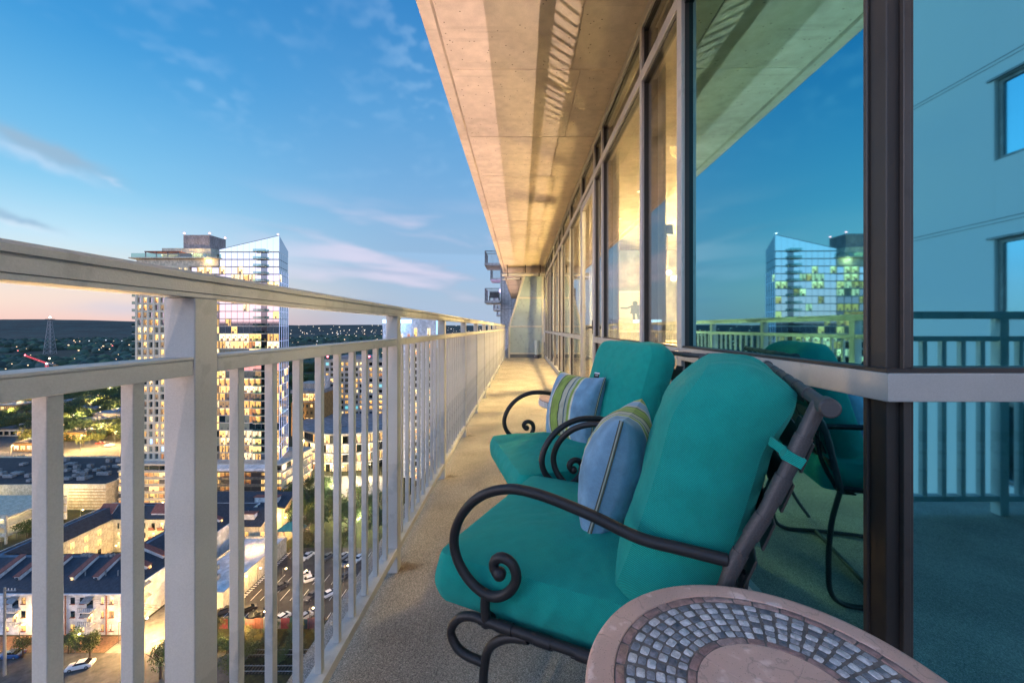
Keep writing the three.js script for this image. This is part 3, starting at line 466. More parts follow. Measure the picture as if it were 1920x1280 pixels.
for (const [c, near] of [[NEAR, true], [FAR, false]]) {
  // seat cushion lies flat: its thickness points up
  const t = thing('seat_cushion', near ? 'teal boxed seat cushion on the nearest iron armchair' : 'teal boxed seat cushion on the farther iron armchair', 'cushion', localTo(c, 0.006, 0.397, 0), c.turn, 'teal seat cushions');
  const cv = part(t, 'cover', seatGeo, M.teal, [0, 0.060, 0], [-Math.PI / 2, 0, Math.PI / 2]);
  cushionThing('back_cushion', near ? 'plump slumped teal back cushion on the nearest iron armchair' : 'upright square teal back cushion on the farther iron armchair', 'cushion', 'teal back cushions', near ? backGeo : backGeo2, M.teal, c, near ? [0.230, 0.702, 0] : [0.238, 0.702, -0.014], -0.30, (o, m) => {
    const off = near ? [0.230, 0.702, 0] : [0.238, 0.702, -0.014], at = (x, y, z) => [x - off[0], y - off[1], z - off[2]];
    for (const q of [1, -1]) part(o, 'tie', [bar(at(0.371, 0.806, q * 0.29), at(0.378, 0.8195, q * 0.29), 0.0265, 0.0265), bar(at(0.350, 0.826, q * 0.260), at(0.371, 0.815, q * 0.290), 0.003, 0.014)], M.teal);
  });
}
{ // striped throw pillows
  const bands = [[0, 0.10, 158, 176, 88], [0.10, 0.12, 225, 220, 195], [0.12, 0.26, 150, 186, 214], [0.26, 0.30, 215, 214, 204], [0.30, 0.32, 84, 104, 84], [0.32, 0.50, 156, 178, 84], [0.50, 0.52, 74, 92, 66], [0.52, 0.60, 196, 192, 168], [0.60, 0.62, 90, 110, 120], [0.62, 0.66, 190, 194, 172], [0.66, 0.70, 156, 178, 84], [0.70, 0.73, 222, 218, 196], [0.73, 1.0, 132, 172, 198]];
  const tex = texture(512, (u, v) => { let c = bands[bands.length - 1]; for (const b of bands) if (u >= b[0] && u < b[1]) { c = b; break; } const n = 0.96 + (fbm(u * 14, v * 10, 181, 4, 14, 10) - 0.5) * 0.26 + (hash(u * 512, v * 256, 4) - 0.5) * 0.08; return [c[2] / 255 * n, c[3] / 255 * n, c[4] / 255 * n]; }, true, 256);
  const mat = phy({ map: tex, color: RGB(0.9, 0.9, 0.9), roughness: 0.9, sheen: 0.5, sheenColor: RGB(0.75, 0.8, 0.85), sheenRoughness: 0.5 });
  const pillow = (w, h, t, seed) => {                                // knife edge pillow with pointed ears, pinched middle edges
    const n = 44, pos = [], uv = [], idx = [];
    for (const s of [1, -1]) { const at = pos.length / 3;
      for (let j = 0; j <= n; j++) for (let i = 0; i <= n; i++) {
        const u = i / n * 2 - 1, v = j / n * 2 - 1, pu = 1 - 0.085 * (1 - v * v) * Math.abs(u) ** 2, pv = 1 - 0.085 * (1 - u * u) * Math.abs(v) ** 2, x = u * w / 2 * pu * (1), y = v * h / 2 * pv;
        const e = Math.pow(Math.max(0, (1 - u * u)), 0.46) * Math.pow(Math.max(0, (1 - v * v)), 0.46), wr = (fbm(u * 3 + seed, v * 3, seed, 4) - 0.5) * 0.016 * e + Math.sin((u * v) * 9 + seed) * 0.002 * e;
        pos.push(x, y, s * (t / 2 * e + wr)); uv.push(s > 0 ? 0.5 + u * 0.5 : 0.5 + u * 0.5, 0.5 + v / 2);
      }
      for (let j = 0; j < n; j++) for (let i = 0; i < n; i++) { const a = at + j * (n + 1) + i, b = a + 1, c = a + n + 1, d = c + 1; s > 0 ? idx.push(a, b, d, a, d, c) : idx.push(a, d, b, a, c, d); }
    }
    const g = new THREE.BufferGeometry(); g.setAttribute('position', new THREE.Float32BufferAttribute(pos, 3)); g.setAttribute('uv', new THREE.Float32BufferAttribute(uv, 2)); g.setIndex(idx); g.computeVertexNormals(); return g;
  };
  const dark = std({ color: RGB(0.10, 0.10, 0.06), roughness: 0.8 }), lightCord = std({ color: RGB(0.55, 0.52, 0.40), roughness: 0.8 });
  for (const [c, lab, at, lean, yaw, seed] of [[NEAR, 'blue and green striped throw pillow seen edge on against the nearest back cushion', [0.048, 0.648, -0.065], -0.27, 0.02, 2], [FAR, 'blue and green striped throw pillow facing us on the farther armchair', [0.062, 0.645, -0.11], -0.28, 0.30, 6]]) {
    cushionThing('throw_pillow', lab, 'pillow', 'striped throw pillows', pillow(0.31, 0.31, 0.168, seed), mat, c, at, lean, (o, m) => {
      const e = []; for (let i = 0; i <= 16; i++) { const v = i / 8 - 1; e.push([0.155 * (1 - 0.085 * (1 - v * v)) + 0.0008, v * 0.152, 0]); }
      const zp = part(m, 'zip', tube(e.map(([x, y]) => [x, y, 0.0028]), 0.0016, 40, 6), lightCord); part(zp, 'zip_edge', [tube(e.map(([x, y]) => [x, y, -0.0012]), 0.0014, 40, 6), tube(e.map(([x, y]) => [x, y, 0.0062]), 0.0012, 40, 6)], dark);
      if (seed === 6) { const cv = document.createElement('canvas'); cv.width = 32; cv.height = 48; const g = cv.getContext('2d'); g.fillStyle = '#222'; g.fillRect(0, 0, 32, 48); g.fillStyle = '#ddd'; g.fillRect(0, 0, 32, 12); g.fillRect(6, 20, 20, 3); g.fillRect(6, 28, 20, 3); const tx = new THREE.CanvasTexture(cv); tx.colorSpace = THREE.SRGBColorSpace; part(m, 'care_label', new THREE.BoxGeometry(0.03, 0.022, 0.002).translate(0.105, 0.158, 0.004), std({ map: tx })); }
    }, yaw);
  }
}

// ---------------------------------------------------------------- mosaic table
{
  const R = 0.2, t = thing('mosaic_table', 'round stone mosaic side table in the foreground with grey and white tiles', 'side table', [0.267, 0, -0.41]);
  const stone = std({ color: RGB(0.99, 0.89, 0.79), map: rep(stoneTex, 0.34), bumpMap: rep(stoneTex, 0.34), bumpScale: 0.0006, roughness: 0.62 });
  const grout = std({ color: RGB(0.30, 0.255, 0.225), map: rep(speckTex, 0.12), bumpMap: rep(speckTex, 0.05), bumpScale: 0.0006, roughness: 0.95 });
  const Y = 0.62;
  part(t, 'top_bed', new THREE.CylinderGeometry(0.172, 0.172, 0.012, 64).translate(0, Y - 0.0078, 0), grout);
  // rim in four cut pieces with hairline joints
  for (let i = 0; i < 5; i++) {
    const a0 = i * Math.PI * 2 / 5 + 0.42, a1 = a0 + Math.PI * 2 / 5 - 0.004, pr = [[0.1685, Y - 0.022], [0.1685, Y - 0.001], [0.170, Y], [0.190, Y], [0.1965, Y - 0.002], [0.1995, Y - 0.007], [0.200, Y - 0.016], [0.197, Y - 0.022], [0.1685, Y - 0.022]];
    part(t, 'rim_piece', metres(new THREE.LatheGeometry(pr.map(([x, y]) => new THREE.Vector2(x, y)), 40, a0, a1 - a0)), stone);
  }
  const wedge = (r0, r1, a0, a1, h, corner) => {                      // tumbled tile: a ring sector with rounded corners and a pillowed top
    const rm = (r0 + r1) / 2, am = (a0 + a1) / 2, n = 20, ringAt = (k) => { const o = []; for (let i = 0; i < n; i++) { const q = i / n * Math.PI * 2, c = Math.cos(q), s = Math.sin(q), p = corner; const x = Math.sign(c) * Math.pow(Math.abs(c), p), y = Math.sign(s) * Math.pow(Math.abs(s), p), r = rm + x * k * (r1 - r0) / 2, a = am + y * k * (a1 - a0) / 2; o.push([r * Math.sin(a), r * Math.cos(a)]); } return o; };
    const pos = [], idx = [], lv = [[1, 0], [1, h * 0.55], [0.9, h * 0.92], [0.72, h]];
    lv.forEach(([k, y]) => ringAt(k).forEach(([x, z]) => pos.push(x, y, z))); pos.push(rm * Math.sin(am), h * 1.02, rm * Math.cos(am)); const top = pos.length / 3 - 1;
    for (let l = 0; l < 3; l++) for (let i = 0; i < n; i++) { const a = l * n + i, b = l * n + (i + 1) % n, c = a + n, d = b + n; idx.push(a, b, d, a, d, c); }
    for (let i = 0; i < n; i++) idx.push(3 * n + i, 3 * n + (i + 1) % n, top);
    const g = new THREE.BufferGeometry(); g.setAttribute('position', new THREE.Float32BufferAttribute(pos, 3)); g.setIndex(idx); g.computeVertexNormals(); return metres(toCreasedNormals(g, 1.2), 1, rr(0, 3), rr(0, 3));
  };
  const tileMat = (r, g, b, k = 1) => std({ color: RGB(r, g, b), map: rep(speckTex, 0.05 * k), roughness: 0.45 });
  const whites = [tileMat(1, 0.99, 0.98), tileMat(0.93, 0.93, 0.94), tileMat(1, 0.98, 0.95)], greys = [tileMat(0.42, 0.44, 0.48, 0.5), tileMat(0.35, 0.36, 0.40, 0.5), tileMat(0.23, 0.24, 0.27, 0.5), tileMat(0.48, 0.49, 0.52, 0.5)], reds = [tileMat(0.58, 0.36, 0.31), tileMat(0.52, 0.31, 0.27), tileMat(0.64, 0.43, 0.37)];
  const top = Y - 0.0030;
  const ringOf = (r0, r1, n, mats, jig, h, name, corner) => { let a = rr(0, 1); const cuts = []; for (let i = 0; i < n; i++) cuts.push(a + (i + rr(-jig, jig)) * Math.PI * 2 / n); for (let i = 0; i < n; i++) { const e = i + 1 < n ? cuts[i + 1] : cuts[0] + Math.PI * 2; part(t, name, wedge(r0 + rr(0, 0.0008), r1 - rr(0, 0.0008), cuts[i] + 0.0011 / r1, e - 0.0011 / r1, h, corner), pick(mats), [0, top, 0]); } };
  ringOf(0.1572, 0.1680, 36, reds, 0.30, 0.0028, 'brick', 0.22);
  const cols = 52, r0 = 0.0925, r1 = 0.1562, rows = 6, hidden = [];
  for (let c = 0; c < cols; c++) for (let k = 0; k < rows; k++) {
    const p = Math.PI * 2 / cols, a = (c + 0.5) * p, ra = mix(r0, r1, k / rows), rb = mix(r0, r1, (k + 1) / rows), white = (c + k) % 2 === 0, aw = p * (white ? 0.40 : 0.36), j = rr(-0.0004, 0.0004), g = white ? 0.0005 : 0.0009;
    const geo = wedge(ra + g + j, rb - g + j, a - aw + rr(-0.006, 0.006), a + aw + rr(-0.006, 0.006), 0.0021 + rr(0, 0.0003), 0.40);
    if (Math.cos(a) < 0.12) part(t, 'tile', geo, white ? pick(whites) : pick(greys), [0, top, 0]); else hidden.push(geo);
  }
  part(t, 'tiles', hidden, whites[0], [0, top, 0]).userData.kind = 'stuff';
  ringOf(0.0825, 0.0915, 17, reds, 0.28, 0.0028, 'brick', 0.24);
  for (let i = 0; i < 4; i++) { const a0 = i * Math.PI / 2 + 0.75, s = new THREE.Shape(); s.moveTo(0.0006 * Math.cos(a0 + 0.78), 0.0006 * Math.sin(a0 + 0.78)); for (let k = 0; k <= 16; k++) { const a = a0 + 0.006 + k / 16 * (Math.PI / 2 - 0.012); s.lineTo(0.0812 * Math.cos(a), 0.0812 * Math.sin(a)); } part(t, 'centre_stone', metres(new THREE.ExtrudeGeometry(s, { depth: 0.0020, bevelEnabled: true, bevelSize: 0.0005, bevelThickness: 0.0005, bevelSegments: 1 }).rotateX(-Math.PI / 2)), stone, [0, top, 0]); }
  const legs = []; for (let i = 0; i < 3; i++) { const a = i * 2.094 + 0.5, c = Math.cos(a), s = Math.sin(a); legs.push(tube([[c * 0.14, Y - 0.03, s * 0.14], [c * 0.10, 0.45, s * 0.10], [c * 0.05, 0.30, s * 0.05], [c * 0.10, 0.12, s * 0.10], [c * 0.17, 0.01, s * 0.17]], 0.008, 30)); }
  legs.forEach((g) => part(t, 'leg', g, M.iron)); part(t, 'collar', new THREE.TorusGeometry(0.15, 0.006, 8, 32).rotateX(Math.PI / 2).translate(0, Y - 0.028, 0), M.iron);

  const f = thing('small_mosaic_table', 'small round mosaic table half hidden beyond the farther armchair', 'side table', [0.30, 0, -2.22]);
  part(f, 'tabletop', new THREE.CylinderGeometry(0.2, 0.2, 0.006, 40).translate(0, Y - 0.003, 0), stone);
  part(f, 'edge_band', new THREE.CylinderGeometry(0.197, 0.197, 0.034, 40).translate(0, Y - 0.023, 0), grout);
  for (let i = 0; i < 44; i++) { const a = i * Math.PI * 2 / 44; part(f, 'edge_tile', rbx(0.0245, 0.028, 0.006, 0.002, 0, 0, 0), whites[i % 3], [Math.sin(a) * 0.199, Y - 0.023, Math.cos(a) * 0.199], [0, a, 0]); }
  legs.forEach((g) => part(f, 'leg', g, M.iron));
}

// ================================================================ the city below
const F = 765, onGround = (u, v, y = GROUND) => { const d = (1 - y) * F / (v - 614); return [(u - 976) / F * d, y, -d]; };   // layout from sight lines met with the level ground
const across = (u, d) => (u - 976) / F * d, height = (v, d) => 1 + (614 - v) / F * d;

const grassTex = texture(512, (u, v) => { const a = fbm(u * 8, v * 8, 201, 5, 8, 8), b = hash(u * 512, v * 512, 7); const l = 0.42 + (a - 0.5) * 0.5 + (b - 0.5) * 0.2; return [l * 0.85, l, l * 0.55]; });
const paveTex = texture(512, (u, v) => { const a = fbm(u * 7, v * 7, 211, 5, 7, 7), c = smooth(0.49, 0.5, fbm(u * 5, v * 5, 213, 5, 5, 5)) * (1 - smooth(0.505, 0.515, fbm(u * 5, v * 5, 213, 5, 5, 5))); const l = 0.7 + (a - 0.5) * 0.4 - c * 0.12 + (hash(u * 512, v * 512, 5) - 0.5) * 0.1; return [l, l, l]; });
const hillTex = texture(1024, (u, v) => { const a = fbm(u * 24, v * 24, 221, 5, 24, 24), b = fbm(u * 160, v * 160, 223, 2, 160, 160); const l = 0.35 + (a - 0.5) * 0.5 + (b - 0.5) * 0.5; return [l * 0.8, l, l * 0.75]; });
const C = {
  ground: std({ color: RGB(0.10, 0.16, 0.13), map: rep(hillTex, 900), roughness: 1 }),
  hills: std({ color: RGB(0.08, 0.22, 0.34), map: rep(hillTex, 1800), roughness: 1 }),  // blue of distant haze is put into the hill colour
  asphalt: std({ color: RGB(0.085, 0.085, 0.09), map: rep(paveTex, 9), roughness: 0.9 }),
  road: std({ color: RGB(0.16, 0.155, 0.15), map: rep(paveTex, 7), roughness: 0.9 }),
  concrete: std({ color: RGB(0.42, 0.40, 0.36), map: rep(paveTex, 6), roughness: 0.9 }),
  brickPave: std({ color: RGB(0.34, 0.19, 0.11), map: rep(paveTex, 2), roughness: 0.9 }),
  grass: std({ color: RGB(0.16, 0.20, 0.10), map: rep(grassTex, 5), roughness: 1 }),
  soil: std({ color: RGB(0.22, 0.16, 0.10), map: rep(grassTex, 6), roughness: 1 }),
  line: std({ color: RGB(0.75, 0.75, 0.72), roughness: 0.8 }),
  white: std({ color: RGB(0.95, 0.93, 0.93), map: rep(speckTex, 9), roughness: 0.85 }),
  cream: std({ color: RGB(0.78, 0.70, 0.53), map: rep(speckTex, 4), roughness: 0.85 }),
  lime: std({ color: RGB(0.86, 0.74, 0.55), map: rep(speckTex, 5), roughness: 0.85 }),
  beige: std({ color: RGB(0.66, 0.60, 0.52), map: rep(speckTex, 5), roughness: 0.85 }),
  tan: std({ color: RGB(0.52, 0.30, 0.10), map: rep(speckTex, 5), roughness: 0.85 }),
  slate: std({ color: RGB(0.055, 0.065, 0.085), map: rep(speckTex, 2.5), roughness: 0.8 }),
  darkRoof: std({ color: RGB(0.075, 0.075, 0.085), map: rep(paveTex, 8), roughness: 0.9 }),
  greyRoof: std({ color: RGB(0.56, 0.58, 0.62), map: rep(paveTex, 12), roughness: 0.8 }),
  blueRoof: std({ color: RGB(0.30, 0.38, 0.48), map: rep(paveTex, 12), roughness: 0.7 }),
  red: std({ color: RGB(0.34, 0.115, 0.085), map: rep(speckTex, 1.5), roughness: 0.8 }),
  metal: std({ color: RGB(0.40, 0.42, 0.43), map: rep(speckTex, 1.5), roughness: 0.5, metalness: 0.3 }),
  darkMetal: std({ color: RGB(0.06, 0.06, 0.065), roughness: 0.6 }),
  tealRoof: std({ color: RGB(0.02, 0.22, 0.26), map: rep(speckTex, 2), roughness: 0.6 }),
  darkGlass: phy({ color: RGB(0.17, 0.21, 0.24), metalness: 1, roughness: 0.08 }),
  skyGlass: phy({ color: RGB(0.66, 0.69, 0.72), metalness: 1, roughness: 0.045 }),
  railGlass: phy({ color: RGB(0.55, 0.72, 0.70), transmission: 1, thickness: 0, ior: 1.6, roughness: 0.03 }),
  bark: std({ color: RGB(0.07, 0.05, 0.035), roughness: 1 }),
};
const glow = (r, g, b, k) => std({ color: RGB(0.5, 0.5, 0.5), emissive: RGB(r, g, b), emissiveIntensity: k, roughness: 0.6 });
// what shows of lit rooms: 8 x 4 little rooms with ceiling lamps, curtains and furniture
const roomTex = texture(1024, (u, v, x, y) => {
  const cx = Math.floor(u * 8), cy = Math.floor(v * 4), a = u * 8 - cx, b = v * 4 - cy, h = (k) => hash(cx, cy, 300 + k);
  let c = [0.92, 0.84, 0.68]; if (h(1) > 0.6) c = [0.98, 0.93, 0.82]; else if (h(1) < 0.25) c = [0.80, 0.62, 0.40];
  if (b > 0.86) c = [1, 0.97, 0.90];
  if (h(2) > 0.35 && a > h(3) && a < h(3) + 0.12 + h(4) * 0.2) c = c.map((q) => q * 0.62);
  if (b < 0.30 + h(5) * 0.1 && a > h(6) * 0.5 && a < h(6) * 0.5 + 0.2 + h(7) * 0.3) c = [0.30, 0.22, 0.15];
  if (h(8) > 0.55 && a > 0.55 && b > 0.4 && b < 0.62 && a < 0.8) c = [0.36, 0.30, 0.26];
  for (let k = 0; k < 3; k++) if ((a - h(20 + k)) ** 2 + (b - 0.55 - h(30 + k) * 0.35) ** 2 * 0.4 < 0.0022) c = [1, 1, 0.95];
  if (h(9) > 0.5 && (a < 0.10 || a > 0.9)) c = c.map((q) => q * 0.55);
  const n = 0.9 + (hash(x >> 2, y >> 2, 5) - 0.5) * 0.25; return c.map((q) => q * n);
}, true, 512);
const LIT = [];
for (let i = 0; i < 16; i++) {
  const t = roomTex.clone(); t.repeat.set(1 / 8, 1 / 4); t.offset.set((i % 8) / 8, (Math.floor(i / 8) + (i % 2) * 2) / 4); t.needsUpdate = true;
  const [r, g, b, k] = [[1, 0.70, 0.30, 1.5], [1, 0.76, 0.40, 1.9], [1, 0.64, 0.22, 1.1], [1, 0.82, 0.52, 2.2], [1, 0.58, 0.18, 0.8], [1, 0.86, 0.62, 1.3]][i % 6];
  LIT.push(std({ color: RGB(0.1, 0.1, 0.1), emissive: RGB(r, g * 0.97, b * 0.9), emissiveIntensity: k * 1.35, emissiveMap: t, roughness: 0.3 }));
}
const DIM = [[0.10, 0.13, 0.13, 0.5], [0.22, 0.13, 0.06, 0.7], [0.30, 0.20, 0.10, 0.8], [0.06, 0.10, 0.11, 0.6]].map(([r, g, b, k], i) => { const m = LIT[i * 3].clone(); m.emissive = RGB(r, g, b); m.emissiveIntensity = k * 2; return m; });
const GLASSY = phy({ color: RGB(0.30, 0.36, 0.40), metalness: 1, roughness: 0.06 });
let lastPane = null; const run = (p, keep = 0.4) => { if (lastPane && rnd() < keep) return lastPane; const q = rnd(); return (lastPane = q < p ? pick(LIT) : q < p + 0.28 ? pick(DIM) : q < p + 0.5 ? GLASSY : C.darkGlass); };
const LITRED = glow(1, 0.18, 0.06, 0.9), LITTEAL = glow(0.15, 0.75, 0.8, 0.6), LITBLUE = glow(0.30, 0.55, 1, 1.1);
const PANE = new THREE.BoxGeometry(1, 1, 0.08), UNIT = new THREE.BoxGeometry(1, 1, 1);
const unitBox = (p, name, mat, w, h, d, x, y, z, ry = 0) => part(p, name, UNIT, mat, [x, y, z], [0, ry, 0], [w, h, d]);

// a window front: cols x rows of panes behind piers and floor bands. at = bottom left corner seen from outside, turn about y
function facade(t, o) {
  const { at, turn = 0, w, h, cols, rows, pier = 0.5, band = 0.9, wall, pane, slab = false, depth = 0.35, edgeMat, mull } = o, cw = w / cols, rh = h / rows;
  const loc = (x, y, z) => [at[0] + x * Math.cos(turn) + z * Math.sin(turn), at[1] + y, at[2] - x * Math.sin(turn) + z * Math.cos(turn)];
  for (let r = 0; r < rows; r++) for (let c = 0; c < cols; c++) { const m = pane(r, c); if (m) part(t, 'window', PANE, m, loc((c + 0.5) * cw, (r + 0.5) * rh, 0), [0, turn, 0], [cw - pier, rh - band, 1]); }
  if (wall) {
    for (let c = 0; c <= cols; c++) unitBox(t, 'pier', wall, pier, h, depth, ...loc(c * cw, h / 2, depth / 2 - 0.1), turn);
    for (let r = 0; r <= rows; r++) unitBox(t, 'floor_band', wall, w - 0.02, band, depth - 0.06, ...loc(w / 2, r * rh, depth / 2 - 0.12), turn);
  }
  if (slab) for (let r = 0; r <= rows; r++) unitBox(t, 'floor_slab', edgeMat, w + 0.1, 0.34, slab, ...loc(w / 2, r * rh, slab / 2 - 0.1), turn);
  if (mull) for (let c = 0; c <= cols; c++) unitBox(t, 'mullion', mull, 0.07, h, 0.12, ...loc(c * cw, h / 2, 0.05), turn);
}
const solid = (pts, y0, y1, name, t, mat) => part(t, name, metres(new THREE.ExtrudeGeometry(new THREE.Shape(pts.map(([x, z]) => new THREE.Vector2(x, -z))), { depth: y1 - y0, bevelEnabled: false }).rotateX(-Math.PI / 2).translate(0, y0, 0)), mat);

// ---------------------------------------------------------------- land, hills, far lights
struct('ground', [metres(new THREE.CircleGeometry(11000, 96).rotateX(-Math.PI / 2).translate(0, GROUND, 0))], C.ground);
{
  const pos = [], idx = [], NA = 260, NR = 40;
  for (let j = 0; j <= NR; j++) for (let i = 0; i <= NA; i++) {
    const az = (-200 + 290 * i / NA) * Math.PI / 180, r = 2600 + j / NR * 7600, x = Math.sin(az) * r, z = -Math.cos(az) * r, deg = az * 180 / Math.PI;
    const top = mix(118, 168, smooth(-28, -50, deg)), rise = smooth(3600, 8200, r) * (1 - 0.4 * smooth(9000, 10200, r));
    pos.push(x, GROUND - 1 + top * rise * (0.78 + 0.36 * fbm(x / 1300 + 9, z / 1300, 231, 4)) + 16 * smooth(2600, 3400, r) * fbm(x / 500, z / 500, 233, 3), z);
  }
  for (let j = 0; j < NR; j++) for (let i = 0; i < NA; i++) { const a = j * (NA + 1) + i, b = a + 1, c = a + NA + 1, d = c + 1; idx.push(a, b, d, a, d, c); }
  const g = new THREE.BufferGeometry(); g.setAttribute('position', new THREE.Float32BufferAttribute(pos, 3)); g.setIndex(idx); g.computeVertexNormals();
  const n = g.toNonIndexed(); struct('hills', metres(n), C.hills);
}
{ // lights of the far city, by colour
  const g = new THREE.IcosahedronGeometry(1, 0);
  const set = (name, label, n, mat, where) => { const m = new THREE.InstancedMesh(g, mat, n), q = new THREE.Matrix4(); for (let i = 0; i < n; i++) { const [az, d, s, up] = where(), a = az * Math.PI / 180, t = smooth(3600, 8200, d) * 70; q.makeScale(s, s * 0.8, s).setPosition(Math.sin(a) * d, GROUND + up + t, -Math.cos(a) * d); m.setMatrixAt(i, q); } m.name = name; scene.add(m); tag(m, label, 'lights', null, 'stuff'); };
  const spread = () => { const behind = rnd() < 0.35, d = (behind ? 620 : 380) * Math.pow(behind ? 13 : 20, rnd()), az = behind ? rr(-165, -100) : rr(-54, 2); return [az, d, (0.4 + rnd() * 0.8) * d / 900, 7 + rnd() * 8]; };
  const downtown = () => { const d = rr(2600, 7800); return [rr(-30, -3), d, (0.35 + rnd() * 0.7) * d / 900, 8 + rnd() * 46]; };
  set('far_warm_lights', 'scattered warm lamps of the far city among the trees', 520, glow(1, 0.60, 0.24, 1.7), spread);
  set('far_white_lights', 'scattered white lamps of the far city towards the hills', 110, glow(0.92, 0.95, 1, 1.1), spread);
  set('skyline_lights', 'bright crowded lights along the horizon beyond the railing', 230, glow(1, 0.80, 0.55, 1.6), downtown);
  set('far_red_lights', 'few red lamps of the far city', 22, glow(1, 0.12, 0.08, 2.4), spread);
}

// ---------------------------------------------------------------- trees, lamps and cars: one of each, then copies
const leafMats = [[0.055, 0.095, 0.030], [0.075, 0.095, 0.028], [0.040, 0.075, 0.035], [0.085, 0.080, 0.030]].map(([r, g, b]) => std({ color: RGB(r, g, b), roughness: 0.9, side: THREE.DoubleSide }));
const crowns = [0, 1, 2, 3].map((s) => {
  const pos = [], lobes = []; for (let i = 0; i < 9; i++) { const a = rnd() * 6.28, e = rr(-0.3, 1), r = rr(0.15, 0.55); lobes.push([Math.cos(a) * r, 0.15 + e * 0.42, Math.sin(a) * r, rr(0.28, 0.52)]); }
  for (let i = 0; i < 1500; i++) {
    const [lx, ly, lz, lr] = pick(lobes), u = rr(-1, 1), a = rnd() * 6.28, w = Math.sqrt(1 - u * u), r = lr * Math.pow(rnd(), 0.33), c = V(lx + Math.cos(a) * w * r, ly + u * r * 0.85, lz + Math.sin(a) * w * r);
    const n = V(rr(-1, 1), rr(-0.2, 1), rr(-1, 1)).normalize(), t1 = V(rr(-1, 1), rr(-1, 1), rr(-1, 1)).cross(n).normalize(), t2 = n.clone().cross(t1), k = rr(0.028, 0.06);
    const A = c.clone().addScaledVector(t1, k), B = c.clone().addScaledVector(t2, k * 0.6), D = c.clone().addScaledVector(t1, -k), E = c.clone().addScaledVector(t2, -k * 0.6);
    for (const v of [A, B, D, A, D, E]) pos.push(v.x, v.y, v.z);
  }
  const g = new THREE.BufferGeometry(); g.setAttribute('position', new THREE.Float32BufferAttribute(pos, 3)); g.computeVertexNormals(); return g;
});
{ // the wooded plain: crowns nobody could count; leafy ones nearer, plain lumps of foliage far off
  const g = new THREE.IcosahedronGeometry(1, 1), p = g.attributes.position; for (let i = 0; i < p.count; i++) { const v = V(p.getX(i), p.getY(i), p.getZ(i)), k = 0.82 + 0.4 * vnoise(v.x * 2.3 + 5, v.y * 2.3 + v.z * 3.1, 9); p.setXYZ(i, v.x * k, v.y * k * 0.8 + 0.35, v.z * k); } g.computeVertexNormals();
  const N = 9500, far = [], near = [[], [], []], q = new THREE.Matrix4(), col = new THREE.Color(); let n = 0;
  while (n < N) {
    const behind = rnd() < 0.18, az = (behind ? rr(-165, -95) : rr(-60, 6)) * Math.PI / 180, d = 300 * Math.pow(12, Math.pow(rnd(), 0.9)), x = Math.sin(az) * d, z = -Math.cos(az) * d;
    if (fbm(x / 160, z / 160, 241, 3) < 0.40 + 0.12 * smooth(800, 330, d)) continue; if (!behind && d < 520 && x > -430 && x < -240 && -z < 480 && rnd() < 0.6) continue;
    const s = rr(4, 8) * (1 + d / 2600), k = rr(0.5, 1.5), o = [new THREE.Matrix4().makeRotationY(rnd() * 6).scale(V(s, s * rr(0.7, 1.1), s)).setPosition(x, GROUND, z), [k, k * rr(0.9, 1.1), k * rr(0.8, 1.3)]]; n++;
    if (d < 900 && !behind) { o[0].scale(V(1.35, 1.5, 1.35)); near[n % 3].push(o); } else far.push(o);
  }
  const put = (name, label, geo, mat, list) => { const m = new THREE.InstancedMesh(geo, mat, list.length); list.forEach(([a, c], i) => { m.setMatrixAt(i, a); m.setColorAt(i, col.setRGB(...c)); }); m.name = name; m.castShadow = m.receiveShadow = true; scene.add(m); tag(m, label, 'woods', null, 'stuff'); };
  put('far_woods', 'dark tree crowns of the wooded plain reaching to the hills', g, std({ color: RGB(0.045, 0.075, 0.05), roughness: 1, flatShading: true }), far);
  near.forEach((l, i) => put(numbered('town_trees'), ['green', 'olive', 'dark'][i] + ' leafy crowns between the low shops up the road, too many to count', crowns[i], leafMats[i], l));
}
const trunkGeo = mergeGeometries([rod([0, 0, 0], [0.02, 0.5, 0.01], 0.035, 7, 0.022), ...[0, 1, 2, 3, 4].map((i) => rod([0.015, 0.32 + i * 0.05, 0.005], [Math.cos(i * 2.4) * 0.3, 0.62 + i * 0.07, Math.sin(i * 2.4) * 0.3], 0.017, 5, 0.006))]);
let treeCount = 0;
function tree(x, z, h, wide, label, kind = 0, y = GROUND) {
  const t = thing('tree', label, 'tree', [x, y, z], rnd() * 6, 'trees between the buildings below'), k = treeCount++ % 4;
  part(t, 'trunk', trunkGeo, C.bark, [0, 0, 0], [0, 0, 0], [h, h, h]); part(t, 'crown', crowns[k], leafMats[kind], [0, h * 0.42, 0], [0, 0, 0], [wide, h * 0.62, wide]); return t;
}
const bulbGeo = new THREE.SphereGeometry(0.235, 10, 8), LAMPY = RGB(1, 0.60, 0.20), LAMPW = RGB(1, 0.80, 0.52);
let protoLamp;
function streetLamp(x, z, h, power, label, colour = LAMPY, y = GROUND) {
  let t;
  if (!protoLamp) { t = protoLamp = thing('street_lamp', label, 'street lamp', [x, y, z], 0, 'street lamps below'); part(t, 'pole', rod([0, 0, 0], [0, 1, 0], 0.09, 8, 0.06), C.darkMetal); part(t, 'arm', UNIT, C.darkMetal); part(t, 'lamp_head', bulbGeo, glow(1, 0.72, 0.35, 14)); }
  else { t = copyOf(protoLamp, label, [x, y, z]); for (const l of t.children.filter((o) => o.isLight)) t.remove(l); }
  const [p, a, b] = t.children; p.scale.set(1, h, 1); a.scale.set(0.9, 0.08, 0.1); a.position.set(0.45, h, 0); b.position.set(0.9, h - 0.12, 0); b.scale.set(1, 0.7, 1);
  if (power) { const l = new THREE.PointLight(colour, power); l.name = 'lamp_light'; l.position.set(0.9, h - 0.12, 0); l.shadow.radius = 8; l.castShadow = true; t.add(l); }
  return t;
}
